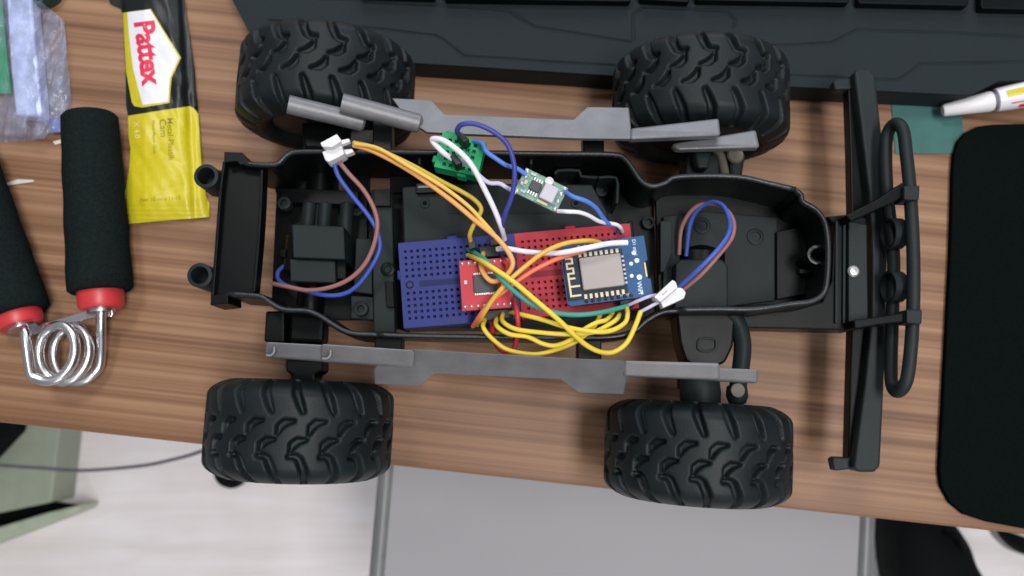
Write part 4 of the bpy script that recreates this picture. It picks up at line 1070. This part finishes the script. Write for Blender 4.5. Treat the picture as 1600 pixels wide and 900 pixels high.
wire([(555, 225, 8.4), (590, 233, 8.9), (640, 260, 9.3), (690, 292, 9.2), (730, 320, 9.0), (752, 342, 8.75), (772, 366, 8.5)], 0.10, M['w_lorange'], 'light orange wire lying along the orange one')
wire([(706, 248, 8.9), (692, 236, 9.2), (676, 218, 9.3), (688, 217, 9.6), (705, 228, 9.7), (724, 243, 9.6), (741, 265, 9.4), (758, 295, 9.0), (772, 325, 8.6), (783, 352, 8.1), (788, 374, 7.2)], 0.135, M['w_white'], 'white wire folded back over the green block and down to the breadboard')
wire([(722, 250, 8.9), (738, 262, 9.1), (750, 276, 9.0), (764, 285, 8.8), (780, 288, 8.6), (794, 294, 8.5), (806, 301, 8.4)], 0.105, M['w_lav'], 'white wire joining green block to the converter corner')
wire([(719, 214, 8.8), (714, 203, 9.6), (722, 194, 10.0), (742, 192, 10.1), (768, 203, 10.0), (790, 223, 9.8), (802, 248, 9.6), (805, 275, 9.4), (800, 305, 9.1), (791, 332, 8.6), (783, 355, 8.0), (780, 374, 7.2)], 0.125, M['w_navy'], 'dark blue wire arching from the green block down to the breadboard')
wire([(741, 221, 8.4), (752, 224, 8.8), (760, 236, 8.9), (774, 249, 8.8), (792, 258, 8.7), (806, 263, 8.6), (822, 273, 8.45)], 0.115, M['w_blue'], 'bright blue wire joining green block to the converter')
wire([(884, 300, 8.4), (896, 307, 8.7), (914, 315, 8.6), (930, 325, 8.3), (943, 341, 7.8), (953, 350, 7.4), (963, 353, 7.0), (966, 362, 6.4)], 0.115, M['w_blue'], 'bright blue wire from converter to the red breadboard corner')
wire([(872, 330, 8.4), (886, 332, 8.7), (905, 331, 8.6), (920, 336, 8.3), (934, 346, 7.9), (948, 349, 7.5), (962, 352, 7.2), (969, 356, 7.0), (972, 362, 6.5)], 0.105, M['w_white'], 'white wire from converter to the red breadboard corner')
wire([(777, 389, 7.6), (790, 388, 7.8), (820, 393, 8.0), (850, 396, 8.2), (880, 394, 8.5), (915, 387, 8.7), (950, 381, 8.6), (980, 379, 8.4)], 0.135, M['w_white'], 'long white wire running from blue breadboard across the wireless board')
wire([(746, 508, 6.9), (756, 488, 7.9), (772, 464, 8.3), (795, 438, 8.5), (822, 414, 8.6), (850, 394, 8.7), (880, 381, 8.6), (910, 376, 8.3), (930, 378, 7.9), (946, 383, 7.6)], 0.115, M['w_gold'], 'golden yellow wire arching to the far edge of the wireless board')
wire([(739, 510, 6.9), (751, 490, 7.8), (770, 468, 8.1), (800, 445, 8.3), (832, 424, 8.4), (866, 406, 8.4), (895, 397, 8.2), (912, 392, 7.8)], 0.115, M['w_salmon'], 'salmon red wire crossing below the golden yellow one')
wire([(731, 399, 6.7), (742, 402, 7.8), (765, 416, 8.9), (800, 440, 9.2), (835, 468, 9.2), (868, 496, 9.0), (895, 522, 8.6), (915, 540, 8.2), (938, 551, 7.8), (960, 549, 7.6), (980, 535, 7.6), (992, 510, 7.6), (1001, 487, 7.5)], 0.125, M['w_yellow'], 'yellow wire crossing the driver board and looping round to the plug lead')
wire([(732, 390, 6.6), (742, 395, 7.6), (762, 410, 8.5), (785, 438, 8.8), (808, 460, 8.8), (835, 477, 8.7), (868, 488, 8.5), (900, 491, 8.3), (940, 487, 8.1), (981, 478, 7.4)], 0.12, M['w_teal'], 'teal wire from blue breadboard to the near edge of wireless board')
yg = 'yellow wires looping along the near side of the breadboards'
wire([(757, 500, 7.0), (755, 512, 7.6), (768, 530, 7.6), (795, 546, 7.5), (835, 553, 7.5), (870, 547, 7.6), (900, 533, 7.8), (922, 517, 8.0), (934, 503, 8.0), (938, 492, 7.3)], 0.115, M['w_yellow'], 'yellow wire in the longest loop hanging beyond the tub edge', yg)
wire([(776, 497, 7.0), (777, 510, 7.8), (795, 521, 8.0), (825, 527, 8.0), (848, 537, 7.9), (868, 539, 7.9), (890, 531, 8.1), (912, 515, 8.3), (932, 505, 8.3), (948, 499, 8.1), (957, 489, 7.3)], 0.115, M['w_yellow'], 'yellow wire in the middle loop with a dip above the tub edge', yg)
wire([(785, 490, 7.0), (787, 502, 7.8), (805, 514, 8.1), (840, 520, 8.2), (885, 522, 8.3), (925, 519, 8.4), (950, 509, 8.3), (963, 499, 8.1), (968, 491, 7.3)], 0.115, M['w_yellow'], 'yellow wire in the short flat loop nearest the red breadboard', yg)
wire([(798, 488, 7.0), (815, 491, 7.9), (850, 499, 8.3), (885, 510, 8.6), (925, 519, 8.8), (955, 516, 8.6), (976, 504, 8.3), (981, 492, 8.0), (979, 480, 7.3)], 0.115, M['w_yellow'], 'yellow wire sweeping straight across then up to the teal wire end', yg)
wire([(804, 468, 7.6), (808, 490, 8.0), (810, 515, 7.8), (806, 535, 7.2), (800, 548, 6.8), (785, 548, 6.6), (775, 535, 6.6), (770, 515, 6.8), (768, 503, 7.0)], 0.115, M['w_red'], 'dark red wire dipping below the driver board')
wire([(783, 403, 6.5), (786, 408, 7.6), (792, 414, 7.9), (790, 424, 7.9), (780, 436, 7.8)], 0.11, M['w_red'], 'short red wire beside the orange curl')
wire([(983, 476, 7.2), (997, 469, 7.5), (1012, 464, 7.7), (1026, 461, 7.8)], 0.085, M['w_lav'], 'pale lead from teal wire end into the plug')
wire([(1001, 487, 7.5), (1014, 479, 7.7), (1034, 469, 7.8)], 0.085, M['w_lav'], 'pale lead from looping yellow wire end into the plug')
wire([(1062, 448, 7.7), (1090, 423, 8.4), (1120, 391, 8.6), (1138, 366, 8.4), (1141, 343, 7.8), (1131, 323, 7.2), (1112, 316, 6.6), (1092, 325, 6.0), (1078, 350, 5.4), (1072, 400, 5.0)], 0.115, M['w_blue2'], 'blue wire looping through the front compartment to the plug')
wire([(1068, 452, 7.6), (1095, 428, 8.2), (1124, 397, 8.4), (1143, 370, 8.2), (1145, 346, 7.7), (1134, 328, 7.1), (1110, 318, 6.5), (1085, 325, 5.9), (1066, 355, 5.3), (1061, 398, 5.0)], 0.11, M['w_brown'], 'brown wire looping through the front compartment beside the blue one')
wire([(521, 250, 7.8), (530, 275, 7.6), (550, 306, 7.4), (575, 336, 7.2), (590, 362, 7.0), (592, 388, 6.8), (582, 415, 6.6), (560, 444, 6.4), (535, 459, 6.2), (505, 461, 6.0), (470, 453, 5.6), (446, 446, 5.2), (434, 436, 4.8), (436, 424, 4.6), (446, 414, 4.3)], 0.115, M['w_blue2'], 'blue wire curving round the rear gearbox from the latched plug')
wire([(526, 248, 7.8), (545, 270, 7.9), (568, 297, 7.7), (583, 325, 7.5), (589, 352, 7.3), (584, 384, 7.1), (568, 414, 6.9), (545, 436, 6.7), (515, 450, 6.5), (480, 453, 6.2), (448, 447, 5.8), (426, 443, 5.2)], 0.115, M['w_brown'], 'brown wire curving round the rear gearbox from the latched plug')
